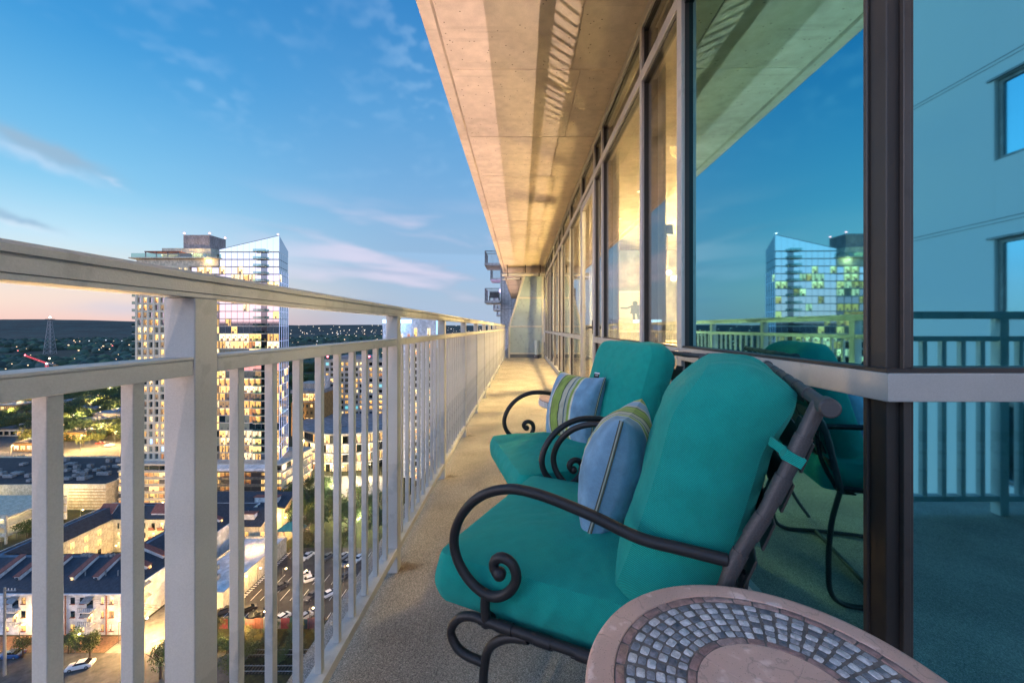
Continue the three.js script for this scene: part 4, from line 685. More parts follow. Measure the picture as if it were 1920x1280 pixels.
const carPaints = { white: [0.72, 0.72, 0.72], silver: [0.40, 0.41, 0.43], black: [0.012, 0.012, 0.014], grey: [0.13, 0.135, 0.14], blue: [0.03, 0.10, 0.26], red: [0.30, 0.02, 0.02], dark: [0.03, 0.035, 0.05] };
const paints = Object.fromEntries(Object.entries(carPaints).map(([k, c]) => [k, phy({ color: RGB(...c), roughness: 0.35, metalness: 0.2, clearcoat: 0.8, clearcoatRoughness: 0.08 })]));
const sideShape = (pts) => new THREE.Shape(pts.map(([x, y]) => new THREE.Vector2(x, y)));
const carGeo = {
  body: metres(new THREE.ExtrudeGeometry(sideShape([[-2.2, 0.30], [-2.28, 0.62], [-2.15, 0.86], [-1.2, 0.96], [-0.2, 1.0], [1.0, 0.99], [1.75, 0.96], [2.22, 0.90], [2.28, 0.55], [2.2, 0.30]]), { depth: 1.56, bevelEnabled: true, bevelSize: 0.06, bevelThickness: 0.12, bevelSegments: 3 }).translate(0, 0, -0.78)),
  cabin: metres(new THREE.ExtrudeGeometry(sideShape([[-1.15, 0.98], [-0.45, 1.40], [0.9, 1.42], [1.75, 1.0]]), { depth: 1.22, bevelEnabled: true, bevelSize: 0.04, bevelThickness: 0.12, bevelSegments: 2 }).translate(0, 0, -0.61)),
  roof: rbx(1.45, 0.07, 1.30, 0.03, 0.22, 1.46, 0), wheel: new THREE.CylinderGeometry(0.33, 0.33, 0.22, 18).rotateX(Math.PI / 2), rim: new THREE.CylinderGeometry(0.2, 0.2, 0.235, 12).rotateX(Math.PI / 2),
};
let protoCar;
function car(x, z, turn, paint, label, y = GROUND + 0.03, group = 'cars parked in the lot below', roofed = true) {
  if (!protoCar) {
    const t = protoCar = thing('parked_car', label, 'car', [x, y, z], turn, group);
    part(t, 'body', carGeo.body, paints.white); part(t, 'cabin_glass', carGeo.cabin, phy({ color: RGB(0.02, 0.025, 0.03), roughness: 0.08, metalness: 0.4 })); part(t, 'roof', carGeo.roof, paints.white);
    for (const a of [-1.42, 1.38]) for (const s of [-0.82, 0.82]) { const w = part(t, 'wheel', carGeo.wheel, M.gasket, [a, 0.33, s]); part(w, 'rim', carGeo.rim, C.metal); }
    for (const s of [-0.6, 0.6]) { part(t, 'headlight', rbx(0.06, 0.13, 0.34, 0.02, -2.29, 0.68, s), std({ color: RGB(0.7, 0.7, 0.7), roughness: 0.2 })); part(t, 'tail_light', rbx(0.06, 0.14, 0.34, 0.02, 2.29, 0.74, s), std({ color: RGB(0.30, 0.01, 0.01), roughness: 0.3 })); }
  } else copyOf(protoCar, label, [x, y, z], turn).userData.group = group;
  const t = scene.children[scene.children.length - 1]; for (const p of t.children) if (p.name === 'body' || p.name === 'roof') p.material = paints[paint];
  return t;
}

// ---------------------------------------------------------------- towers straight out from the railing
const litAt = (p) => (r, c) => (rnd() < p ? pick(LIT) : C.darkGlass);
{ // limestone tower
  const t = thing('limestone_tower', 'pale limestone apartment tower with roof terrace, left half of the pair', 'apartment tower'), X0 = -165.4, X1 = -130.05, Z = -176;
  solid([[X0 + 0.2, Z - 0.25], [X1, Z - 0.25], [X1, Z - 26], [X0 + 0.2, Z - 26]], -56, 30.6, 'wall', t, C.lime);
  part(t, 'roof_slab', span(X0 - 2.4, X1 + 0.2, 30.62, 31.1, Z - 26, Z + 1.6), C.lime);
  facade(t, { at: [X0, -56, Z], w: 22.4, h: 83.2, cols: 9, rows: 26, pier: 0.95, band: 0.95, wall: C.lime, depth: 0.7, pane: (r, c) => (rnd() < 0.02 ? LITBLUE : run(r > 14 && r < 20 ? 0.5 : 0.42, 0.1)) });
  part(t, 'top_band', span(X0, X1, 27.6, 30.6, Z - 0.24, Z + 0.45), C.lime);
  // glassy recessed bays beside the glass tower
  facade(t, { at: [X0 + 22.6, -56, Z - 0.1], w: 12.6, h: 83.2, cols: 4, rows: 26, pier: 0.35, band: 0.5, pane: (r, c) => (r > 23 ? (c > 0 && c < 3 ? LIT[3] : C.skyGlass) : run(0.45, 0.3)), slab: 1.5, edgeMat: C.beige });
  for (let k = 0; k < 26; k++) { const y = -56 + k * 3.2, b = part(t, 'balcony', span(X0 - 2.3, X0 - 0.02, y - 0.15, y + 0.1, Z - 4, Z + 0.2), C.beige); part(b, 'balcony_rail', [span(X0 - 2.3, X0 - 2.26, y + 0.1, y + 1.1, Z - 4, Z + 0.2), span(X0 - 2.26, X0 - 0.02, y + 0.1, y + 1.1, Z + 0.16, Z + 0.2)], C.railGlass); }
  // penthouse, plant room, pergola and glass guard on the roof terrace
  const ph = part(t, 'penthouse', span(-161, -139, 31.1, 36.6, -199, -183), C.lime);
  part(ph, 'window', [span(-153, -147.4, 31.6, 34, -182.99, -182.9), span(-142.5, -141, 31.6, 34, -182.99, -182.9)], C.darkGlass);
  part(ph, 'lit_door', span(-146.4, -143.4, 31.6, 34.2, -182.99, -182.9), LIT[3]);
  part(t, 'plant_room', [span(-153, -141, 34.8, 43.0, -195, -185)], std({ color: RGB(0.52, 0.42, 0.38), map: rep(speckTex, 5), roughness: 0.9 }));
  part(t, 'eave', [span(-155, -137.5, 34.2, 34.7, -196, -182)], C.beige);
  const pg = part(t, 'pergola', [span(-163.6, -148.6, 33.9, 34.25, -182.4, -177.2)], C.red); part(pg, 'post', [-163.2, -158.5, -153.5, -149].map((x) => span(x - 0.16, x + 0.16, 31.1, 33.9, -177.6, -177.3)), C.darkMetal);
  part(t, 'terrace_guard', [span(X0 - 1.6, X1 - 0.1, 31.1, 32.9, Z + 1.2, Z + 1.26)], C.railGlass);
  for (const [x, y, z] of [[-152.8, 43, -185.2], [-141.2, 43, -185.2], [-141.2, 43, -194.8]]) { const b = part(t, 'beacon', rod([x, y, z], [x, y + 0.5, z], 0.08, 6), C.darkMetal); part(b, 'beacon_lamp', new THREE.SphereGeometry(0.34, 8, 6).translate(x, y + 0.8, z), glow(1, 0.22, 0.22, 9)); }
  for (const [x, y, z, p] of [[-145, 33.6, -180, 90], [-134, 29.6, -174, 60], [-158, 33, -179.5, 50]]) { const l = new THREE.PointLight(RGB(1, 0.68, 0.32), p); l.name = 'lamp_light'; l.position.set(x, y, z); l.shadow.radius = 8; t.add(l); part(t, 'terrace_lamp', new THREE.SphereGeometry(0.2, 8, 6).translate(x, y, z), glow(1, 0.75, 0.4, 8)); }
  // podium car park shared with the glass tower
  solid([[-169, -171.5], [-100.5, -171.5], [-100.5, -196], [-169, -196]], GROUND, -56.2, 'podium', t, C.beige);
  facade(t, { at: [-169, GROUND, -171.3], w: 68.5, h: 17.6, cols: 16, rows: 6, pier: 0.3, band: 1.3, pane: (r, c) => (r > 4 ? C.darkGlass : pick([LIT[2], LIT[4], LIT[0], C.darkMetal])), slab: 0.5, edgeMat: C.lime });
  facade(t, { at: [-100.4, GROUND, -171.6], turn: Math.PI / 2, w: 24, h: 17.6, cols: 7, rows: 5, pier: 0.5, band: 1.2, pane: () => run(0.6, 0.3), slab: 1.0, edgeMat: C.lime });
  part(t, 'louvre', [...Array(60)].map((_, i) => span(-134 + i * 0.55, -133.85 + i * 0.55, GROUND + 3, -58.4, -170.75, -170.6)), C.darkMetal);
  part(t, 'canopy', span(-131, -103.5, -57.2, -56.3, -171.2, -165.5), C.white);
}
{ // glass tower with the raked crown
  const t = thing('glass_tower', 'glass tower with slanted crown reflecting pink sky, right half of the pair', 'apartment tower'), X0 = -130, X1 = -104.2, Z = -176, foot = [[X0, Z - 0.4], [X1 - 0.2, Z - 0.4], [X1 - 4.4, Z - 14], [X0, Z - 14]];
  const rows = 28, rh = 3.2, y0 = -56, cols = 10, cw = (X1 - X0) / cols;
  solid(foot, y0, 33.6, 'core', t, C.darkMetal);
  facade(t, { at: [X0, y0, Z], w: X1 - X0, h: rows * rh, cols, rows, pier: 0.1, band: 0.3, mull: C.metal, edgeMat: C.beige, slab: 0.55, pane: (r, c) => {
    if (r >= 26) return c > 6 && c < 8 ? C.darkGlass : C.skyGlass; if (c === 7) return C.darkGlass;
    if (r === 24) return rnd() < 0.15 ? LIT[1] : (c > 1 && c < 6 ? LIT[5] : C.skyGlass); if (r === 23 || r === 25) return rnd() < 0.35 ? LIT[3] : C.skyGlass;
    if (r >= 18) return rnd() < 0.10 ? pick(LIT) : C.skyGlass; if (r === 17) return rnd() < 0.2 ? pick(LIT) : C.skyGlass;
    if (r === 12) return rnd() < 0.8 ? LITRED : C.darkGlass; return run(r === 16 || r === 15 ? 0.85 : [0.85, 0.5, 0.7][(r * 7) % 3], 0.72); } });
  for (let r = 1; r <= rows; r++) { const b = part(t, 'balcony', span(X0 + 15.5, X0 + 20.5, y0 + r * rh - 0.17, y0 + r * rh + 0.14, Z + 0.42, Z + 1.7), C.lime); part(b, 'balcony_rail', [span(X0 + 15.5, X0 + 20.5, y0 + r * rh + 0.14, y0 + r * rh + 1.1, Z + 1.64, Z + 1.68), span(X0 + 20.46, X0 + 20.5, y0 + r * rh + 0.14, y0 + r * rh + 1.1, Z + 0.42, Z + 1.64)], C.railGlass); }
  const topY = (x) => mix(34.6, 40.6, (x - X0) / (X1 - X0));
  for (let c = 0; c < cols; c++) { const a = X0 + c * cw + 0.05, b = a + cw - 0.1, s = new THREE.Shape([[a, 33.9], [b, 33.9], [b, topY(b)], [a, topY(a)]].map(([x, y]) => new THREE.Vector2(x, y))); part(t, 'crown_pane', metres(new THREE.ExtrudeGeometry(s, { depth: 0.08, bevelEnabled: false }).translate(0, 0, Z - 0.04)), C.skyGlass); }
  part(t, 'crown_edge', bar([X0, 34.7, Z], [X1, 40.7, Z], 0.25, 0.22), C.metal);
  // narrow side with a light grid of bars
  const dx = -4.2, dz = -14, L = Math.hypot(dx, dz), turn = Math.atan2(-dz, dx), n = [-dz / L * 0 + 1, 0];
  const sideM = phy({ color: RGB(0.44, 0.48, 0.55), metalness: 1, roughness: 0.06 }), gridM = std({ color: RGB(0.75, 0.78, 0.85), emissive: RGB(0.45, 0.55, 1), emissiveIntensity: 0.35, roughness: 0.5 });
  for (let r = 0; r < rows; r++) for (let c = 0; c < 4; c++) { const k = (c + 0.5) / 4, m = r > 22 && rnd() < 0.08 ? LIT[3] : r < 15 && rnd() < 0.28 ? pick(LIT) : sideM; part(t, 'side_window', PANE, m, [X1 + dx * k, y0 + (r + 0.5) * rh, Z + dz * k], [0, Math.atan2(-dz, dx) , 0], [L / 4 - 0.15, rh - 0.2, 1]); }
  for (let c = 0; c <= 4; c++) unitBox(t, 'side_bar', gridM, 0.16, 82, 0.16, X1 + dx * c / 4 + 0.08, y0 + 41, Z + dz * c / 4);
  for (let r = 0; r < rows - 2; r += 2) unitBox(t, 'side_bar', gridM, L, 0.18, 0.14, X1 + dx / 2 + 0.07, y0 + r * rh, Z + dz / 2, Math.atan2(-dz, dx));
  const s = new THREE.Shape([[0, 33.6], [L, 33.6], [L, 36.4], [0, 40.6]].map(([x, y]) => new THREE.Vector2(x, y))); part(t, 'crown_side', metres(new THREE.ExtrudeGeometry(s, { depth: 0.1, bevelEnabled: false }).rotateY(Math.atan2(-dz, dx)).translate(X1, 0, Z)), sideM);
  part(t, 'beacon_lamp', new THREE.SphereGeometry(0.3, 8, 6).translate(X1 - 0.5, 41.2, Z), glow(1, 0.5, 0.5, 8));
}
{ // white tower with blue lit crown
  const t = thing('white_tower', 'white tower with blue lit crown behind the second railing post', 'tower'), d = 200, Z = -d;
  const X0 = -53.5, X1 = across(817, d);
  solid([[X0, Z], [X1, Z], [X1, Z - 14], [X0, Z - 14]], GROUND, 5.0, 'wall', t, C.white);
  solid([[-69, Z - 4], [X0 - 0.02, Z - 4], [X0 - 0.02, Z - 16], [-69, Z - 16]], GROUND, 3.2, 'side_wall', t, C.white);
  part(t, 'crown_strip', [span(-69, X0 - 0.02, 3.22, 5.0, Z - 4.3, Z - 4.0)], glow(0.45, 0.80, 1, 2.2)); part(t, 'crown_strip', [span(X1 + 0.02, X1 + 0.9, -9, 4.4, Z - 1.2, Z - 0.6)], glow(0.3, 0.6, 1, 1.2));
  part(t, 'roof_box', [span(-67, -58, 3.2, 4.6, Z - 15, Z - 8)], C.white);
  const l = new THREE.PointLight(RGB(0.25, 0.5, 1), 260); l.name = 'lamp_light'; l.position.set(-60, 3.4, Z + 1.5); l.shadow.radius = 20; t.add(l);
  for (let r = 0; r < 24; r++) { for (const [x, w] of [[across(779, d), 1.4], [across(804, d), 1.4]]) { const y = -1.6 - r * 3.2; part(t, 'window', PANE, rnd() < 0.42 ? pick(LIT) : C.darkGlass, [x, y, Z + 0.03], [0, 0, 0], [w, r ? 2 : 4.6, 1]); } for (const x of [-66.5, -63, -59.5, -56]) part(t, 'window', PANE, rnd() < 0.45 ? pick(LIT) : C.darkGlass, [x, -3 - r * 3.0, Z - 3.97], [0, 0, 0], [1.3, 1.7, 1]); }
  const a = thing('roof_lamp', 'thin roof lamp on a slanted arm rising above the railing', 'lamp', [-41.6, 5.0, -205]); part(a, 'arm', [rod([-0.4, 0, 0], [-0.4, 0.5, 0], 0.07, 6), rod([-2.9, 0.2, 0], [0.4, 1.6, 0], 0.07, 6)], C.metal); part(a, 'lamp_head', rbx(1.5, 0.2, 0.4, 0.05, 0.1, 1.55, 0), glow(0.9, 0.95, 1, 1.6));
}
{ // beige tower with red beacons
  const t = thing('beige_tower', 'beige tower with even rows of small lit windows and red roof beacons', 'tower'), d = 260, X0 = across(609, d), X1 = across(727, d);
  solid([[X0 + 0.1, -d - 0.3], [X1 - 0.1, -d - 0.3], [X1 - 0.1, -d - 18], [X0 + 0.1, -d - 18]], GROUND, -19.7, 'wall', t, C.beige);
  facade(t, { at: [X0, -62, -d], w: X1 - X0, h: 41.6, cols: 13, rows: 12, pier: 1.05, band: 1.5, wall: C.beige, pane: (r, c) => (rnd() < 0.05 ? LITTEAL : rnd() < 0.55 ? pick(LIT) : C.darkGlass) });
  part(t, 'parapet', span(X0 - 0.2, X1 + 0.2, -20.4, -19.2, -d - 0.3, -d + 0.5), C.beige); part(t, 'roof_house', span(X0 + 8, X0 + 30, -19.7, -17.2, -d - 14, -d - 5), C.greyRoof);
  for (const u of [614, 692]) { const x = across(u, d); const b = part(t, 'beacon', rod([x, -19.2, -d], [x, -18, -d], 0.12, 6), C.darkMetal); part(b, 'beacon_lamp', new THREE.SphereGeometry(0.6, 8, 6).translate(x, -17.5, -d), glow(1, 0.08, 0.10, 10)); }
}
{ // tan block seen behind
  const t = thing('tan_office', 'floodlit tan office block with small square windows and lit top floor', 'office block'), d = 245, X0 = across(548, d), X1 = across(604, d);
  solid([[X0 + 0.1, -d - 0.3], [X1 - 0.1, -d - 0.3], [X1 - 0.1, -d - 20], [X0 + 0.1, -d - 20]], GROUND, -38.5, 'wall', t, C.tan);
  facade(t, { at: [X0, -64, -d], w: X1 - X0, h: 20, cols: 7, rows: 5, pier: 1.3, band: 2.2, wall: C.tan, pane: litAt(0.35) });
  facade(t, { at: [X0, -43.6, -d], w: X1 - X0, h: 5.2, cols: 7, rows: 2, pier: 0.3, band: 0.5, edgeMat: C.beige, slab: 0.6, pane: () => pick([LIT[1], LIT[3], LIT[0]]) });
  part(t, 'roof_band', span(X0 - 0.6, X1 + 0.6, -38.4, -36.4, -d - 20, -d + 1), C.greyRoof); part(t, 'roof_house', span(X0 + 1, X1 - 3, -36.4, -33, -d - 16, -d - 4), C.beige);
  const l = new THREE.PointLight(RGB(1, 0.62, 0.22), 900); l.name = 'lamp_light'; l.position.set((X0 + X1) / 2, -64, -d + 12); l.shadow.radius = 30; t.add(l);
  const p = thing('white_annex', 'small white stepped block between the tan office and beige tower', 'building'); solid([[across(604, 250), -250], [across(609, 250), -250], [across(609, 250), -256], [across(604, 250), -256]], GROUND, -29, 'wall', p, C.white); for (let r = 0; r < 5; r++) part(p, 'window', PANE, pick(LIT), [across(606.5, 250), -31 - r * 3, -249.95], [0, 0, 0], [0.9, 1.2, 1]);
}
{ // round glass building with a wide grey roof
  const t = thing('round_building', 'round glass building with broad grey roof and brightly lit floors', 'office building'), cx = -95, cz = -243, R = 31, yT = -54.5;
  part(t, 'roof', [new THREE.CylinderGeometry(R + 2.2, R + 1.2, 0.9, 72).translate(cx, yT + 0.4, cz)].map((g) => metres(g)), C.greyRoof);
  part(t, 'roof_rim', new THREE.TorusGeometry(R + 2.1, 0.4, 8, 90).rotateX(Math.PI / 2).translate(cx, yT + 0.75, cz), C.metal);
  part(t, 'core', new THREE.CylinderGeometry(R - 0.9, R - 0.9, yT - GROUND, 60).translate(cx, (yT + GROUND) / 2, cz), C.darkMetal);
  const n = 36, rows = 4, rh = (yT - GROUND) / rows;
  for (let r = 0; r < rows; r++) { part(t, 'floor_slab', new THREE.CylinderGeometry(R + 0.3, R + 0.3, 0.7, 72).translate(cx, GROUND + (r + 1) * rh - 0.5, cz), C.beige);
    for (let i = 0; i < n; i++) { const a = -1.35 + 2.7 * (i + 0.5) / n; part(t, 'window', PANE, rnd() < 0.68 ? pick(LIT) : C.darkGlass, [cx + Math.sin(a) * (R - 0.5), GROUND + (r + 0.5) * rh - 0.4, cz + Math.cos(a) * (R - 0.5)], [0, a, 0], [R * 2.7 / n - 0.35, rh - 1.1, 1]); } }
  part(t, 'skylight', [span(cx - 8, cx - 2, yT + 0.86, yT + 1.3, cz + 16, cz + 18.5), span(cx + 6, cx + 10, yT + 0.86, yT + 1.2, cz + 20, cz + 22)], C.metal);
}

// ---------------------------------------------------------------- streets and ground surfaces
const flat = (name, pts, mat, lift, label) => { const m = struct(name, metres(new THREE.ShapeGeometry(new THREE.Shape(pts.map(([x, z]) => new THREE.Vector2(x, -z)))).rotateX(-Math.PI / 2).translate(0, GROUND + lift, 0)), mat); return m; };
const rect = (x0, x1, z0, z1) => [[x0, z0], [x1, z0], [x1, z1], [x0, z1]];
flat('town_ground', [[-520, -60], [-20, -60], [-20, -300], [-140, -620], [-900, -620]], C.soil, 0.02);
flat('street', rect(-200, -62, -94, -78), C.road, 0.03);
flat('alley', rect(-96, -80.2, -170, -94.01), C.concrete, 0.034);
flat('brick_sidewalk', rect(-170, -96.1, -99, -94.01), C.brickPave, 0.14);
flat('parking_lot', rect(-78, -40, -139, -102), C.asphalt, 0.03);
flat('embankment', rect(-62, -20, -101, -70), C.soil, 0.05);
flat('lawn', rect(-82, -40, -172, -139.1), C.grass, 0.04);
flat('driveway', [[-116, -206], [-64, -206], [-64, -180], [-116, -184]], C.concrete, 0.05);
flat('ramp', [[-92, -172], [-86, -172], [-78, -150], [-82, -150]], C.concrete, 0.06);
flat('wide_road', [[-520, -320], [-170, -248], [-170, -222], [-520, -285]], C.road, 0.05);
flat('shopping_lot', [[-520, -284], [-170, -221.9], [-170, -208], [-520, -214]], C.concrete, 0.04);
{ // parking bay lines, painted; one object per row
  for (const [z, n, where] of [[-134.2, 14, 'farthest'], [-121.5, 14, 'middle'], [-114.5, 14, 'inner'], [-105, 12, 'nearest']]) {
    const t = thing('bay_lines', 'white parking bay lines of the ' + where + ' row in the lot', 'parking lines'); for (let i = 0; i <= n; i++) part(t, 'line', span(-77 + i * 2.7, -76.88 + i * 2.7, GROUND + 0.032, GROUND + 0.036, z - 2.4, z + 2.4), C.line);
  }
  const k = thing('hatched_strip', 'white hatched strip along the cream wall of the lot', 'parking lines'); for (let i = 0; i < 30; i++) part(k, 'line', span(-77.7, -76.6, GROUND + 0.037, GROUND + 0.041, -108 - i * 0.95, -107.75 - i * 0.95), C.line);
}
{ // railway on the embankment
  for (const [z, where] of [[-94, 'farther'], [-89.5, 'middle'], [-84, 'nearer']]) {
    const t = thing('railway_track', 'rusty ' + where + ' railway track crossing below the parking lot', 'railway track'); part(t, 'sleepers', [...Array(60)].map((_, i) => span(-62 + i * 0.72, -61.75 + i * 0.72, GROUND + 0.06, GROUND + 0.2, z - 1.3, z + 1.3)), C.bark).userData.kind = 'stuff';
    for (const s of [-0.72, 0.72]) part(t, 'rail', span(-62, -20, GROUND + 0.2, GROUND + 0.36, z + s - 0.04, z + s + 0.04), C.metal);
  }
}
// ---------------------------------------------------------------- white apartment block round a courtyard
{
  const t = thing('courtyard_apartments', 'white three storey apartment block with dark slate roofs round a lit courtyard', 'apartment building');
  const X0 = -150, X1 = -96.7, Z0 = -99.6, Z1 = -150, E = -63.6, RG = -59.9;
  const ring = (i) => [[X0 + i, Z0 - i], [X1 - i, Z0 - i], [X1 - i, Z1 + i], [X0 + i, Z1 + i]];
  const quad = (a, b, c, d) => { const g = new THREE.BufferGeometry(); g.setAttribute('position', new THREE.Float32BufferAttribute([...a, ...b, ...c, ...a, ...c, ...d], 3)); g.computeVertexNormals(); return metres(g); };
  const lift = ([x, z], y) => [x, y, z];
  const o = ring(-0.5), w = ring(0), r1 = ring(8.6), r2 = ring(10.4), c = ring(13.6);
  for (let i = 0; i < 4; i++) { const j = (i + 1) % 4;
    part(t, 'wall', quad(lift(w[i], GROUND), lift(w[j], GROUND), lift(w[j], E), lift(w[i], E)), C.white);
    part(t, 'courtyard_wall', quad(lift(c[j], GROUND), lift(c[i], GROUND), lift(c[i], E + 0.4), lift(c[j], E + 0.4)), C.cream);
    part(t, 'roof', [quad(lift(o[i], E - 0.1), lift(o[j], E - 0.1), lift(r1[j], RG), lift(r1[i], RG))], C.slate);
    part(t, 'roof', [quad(lift(r2[i], RG), lift(r2[j], RG), lift(c[j], E + 0.6), lift(c[i], E + 0.6))], C.slate);
    part(t, 'flat_roof', quad(lift(r1[i], RG - 0.3), lift(r1[j], RG - 0.3), lift(r2[j], RG - 0.3), lift(r2[i], RG - 0.3)), C.blueRoof);
    part(t, 'eave', bar(lift(o[i], E - 0.2), lift(o[j], E - 0.2), 0.3, 0.35), C.white);
  }
  const slopeY = (z) => mix(E - 0.1, RG, (Z0 + 0.5 - z) / 9.1);
  for (const x of [-106.4, -112.4, -126.2, -131.8, -119.4, -140]) { // long dormers running up the front slope
    const zf = -102.2, zb = -108.1, dm = part(t, 'dormer', [bar([x, slopeY(zf) + 0.55, zf], [x, slopeY(zb) + 0.35, zb], 1.15, 1.0)], C.white);
    part(dm, 'dormer_roof', bar([x, slopeY(zf) + 1.15, zf + 0.3], [x, slopeY(zb) + 0.92, zb], 1.5, 0.16), C.red); part(dm, 'dormer_window', span(x - 0.3, x + 0.3, slopeY(zf) + 0.3, slopeY(zf) + 0.85, zf + 0.05, zf + 0.20), x === -112.4 || x === -131.8 ? LIT[1] : C.darkGlass);
  }
  for (const z of [-108, -113, -134]) { const dm = part(t, 'dormer', bar([-98.6, E + 1.2, z], [-104.6, RG + 0.3, z], 1.15, 1.0), C.white); part(dm, 'dormer_roof', bar([-98.2, E + 1.8, z], [-104.8, RG + 0.9, z], 1.5, 0.16), C.red); part(dm, 'dormer_window', span(-98.2, -98.08, E + 0.95, E + 1.5, z - 0.3, z + 0.3), LIT[1]); }
  for (const x of [-140, -131, -122, -112]) { const dm = part(t, 'dormer', bar([x, E + 1.5, -137.5], [x, RG + 0.3, -139.4], 4.6, 0.9), C.white); part(dm, 'dormer_roof', bar([x, E + 2.1, -137.2], [x, RG + 0.9, -139.4], 5.0, 0.16), C.red); }
  for (const x of [-117, -116, -114.6, -110.4, -109.2, -107.6, -104.4, -124, -128.5]) { const a = part(t, 'cooling_unit', rbx(0.9, 0.8, 0.8, 0.05, x, RG + 0.15, -109.1 - (x % 1) * 0.4), C.metal); part(a, 'fan', new THREE.CylinderGeometry(0.32, 0.32, 0.06, 12).translate(x, RG + 0.58, -109.1 - (x % 1) * 0.4), C.darkMetal); }
  for (const x of [-110.5, -105.3, -102.2, -123]) part(t, 'roof_vent', rod([x, slopeY(-103.5) - 0.2, -103.5], [x, slopeY(-103.5) + 1.3, -103.5], 0.13, 8), C.metal);
  const win = (x, y, m, w2 = 1.0, h2 = 1.5) => { const q = part(t, 'window', PANE, m, [x, y, Z0 + 0.0], [0, 0, 0], [w2, h2, 1]); part(t, 'window_sill', UNIT, C.red, [x, y - h2 / 2 - 0.08, Z0 + 0.12], [0, 0, 0], [w2 + 0.2, 0.12, 0.3]); };
  for (const [k, y] of [-65.6, -68.9, -72.2].entries()) for (const [i, x] of [-109.4, -107.1, -102.1, -99.9, -115, -118.5, -125.6, -121.4, -131, -135, -139, -143, -147].entries()) win(x, y, i < 4 ? [[0, 0, 1, 1], [0, 0, 1, 1], [1, 1, 1, 1]][k][i] ? LIT[(i * 3 + k) % 6] : C.darkGlass : rnd() < 0.55 ? pick(LIT) : C.darkGlass, i === 2 ? 0.6 : 1.05);
  for (const x of [-105.2, -123.4, -133]) for (const y of [-69.9, -73.2]) { const b = part(t, 'balcony', span(x - 1.5, x + 1.5, y + 2.2, y + 2.4, Z0, Z0 + 1.5), C.white); part(b, 'balcony_rail', [0, 1, 2, 3, 4, 5, 6].map((i) => span(x - 1.5 + i * 0.49, x - 1.44 + i * 0.49, y + 2.4, y + 3.4, Z0 + 1.42, Z0 + 1.48)).concat([span(x - 1.5, x + 1.5, y + 3.36, y + 3.44, Z0 + 1.4, Z0 + 1.5)]), C.metal); part(t, 'awning', bar([x, y + 5.3, Z0 + 0.02], [x, y + 4.5, Z0 + 1.5], 2.2, 0.08), C.metal); part(t, 'balcony_door', PANE, y < -70 ? LIT[3] : C.darkGlass, [x, y + 3.4, Z0 + 0.01], [0, 0, 0], [1.5, 2.0, 1]); }
  for (const x of [-111.1, -101.1, -128.4, -96.9]) part(t, 'downpipe', [rod([x, GROUND, Z0 + 0.16], [x, E - 0.3, Z0 + 0.16], 0.12, 8), rbx(0.5, 0.4, 0.4, 0.05, x, E - 0.5, Z0 + 0.18)], C.red);
  for (const z of [-104.5, -112, -120]) for (const y of [-65.6, -68.9, -72.2]) { part(t, 'side_window', PANE, pick(LIT), [X1, y, z], [0, Math.PI / 2, 0], [1.3, 1.5, 1]); part(t, 'awning', bar([X1 + 0.02, y + 1.5, z], [X1 + 1.2, y + 0.8, z], 2.4, 0.08), C.cream); }
  for (const y of [-65.2, -68.4, -71.6]) { for (let i = 0; i < 9; i++) { const x = -134.5 + i * 2.9; part(t, 'courtyard_window', PANE, rnd() < 0.6 ? LIT[3] : C.darkGlass, [x, y, -136.36], [0, 0, 0], [i % 3 ? 1.0 : 0.6, 1.8, 1]); if (i % 3) part(t, 'courtyard_balcony', [span(x - 0.9, x + 0.9, y - 1.2, y - 1.05, -136.3, -135.5), span(x - 0.9, x + 0.9, y - 1.05, y - 0.2, -135.56, -135.5)], C.red); } for (let i = 0; i < 5; i++) part(t, 'courtyard_window', PANE, rnd() < 0.6 ? LIT[0] : C.darkGlass, [-136.36, y, -116 - i * 4], [0, Math.PI / 2, 0], [1, 1.8, 1]); }
  for (const [x, z] of [[-130, -131], [-120, -131], [-124, -120], [-112, -124]]) { const l = new THREE.PointLight(RGB(1, 0.66, 0.26), 210); l.name = 'lamp_light'; l.position.set(x, -69, z); l.shadow.radius = 12; t.add(l); const q = part(t, 'courtyard_lamp', rod([x, GROUND, z], [x, -69.22, z], 0.06, 6), C.darkMetal); part(q, 'lamp_head', new THREE.SphereGeometry(0.22, 10, 8).translate(x, -69, z), glow(1, 0.75, 0.4, 6)); }
}
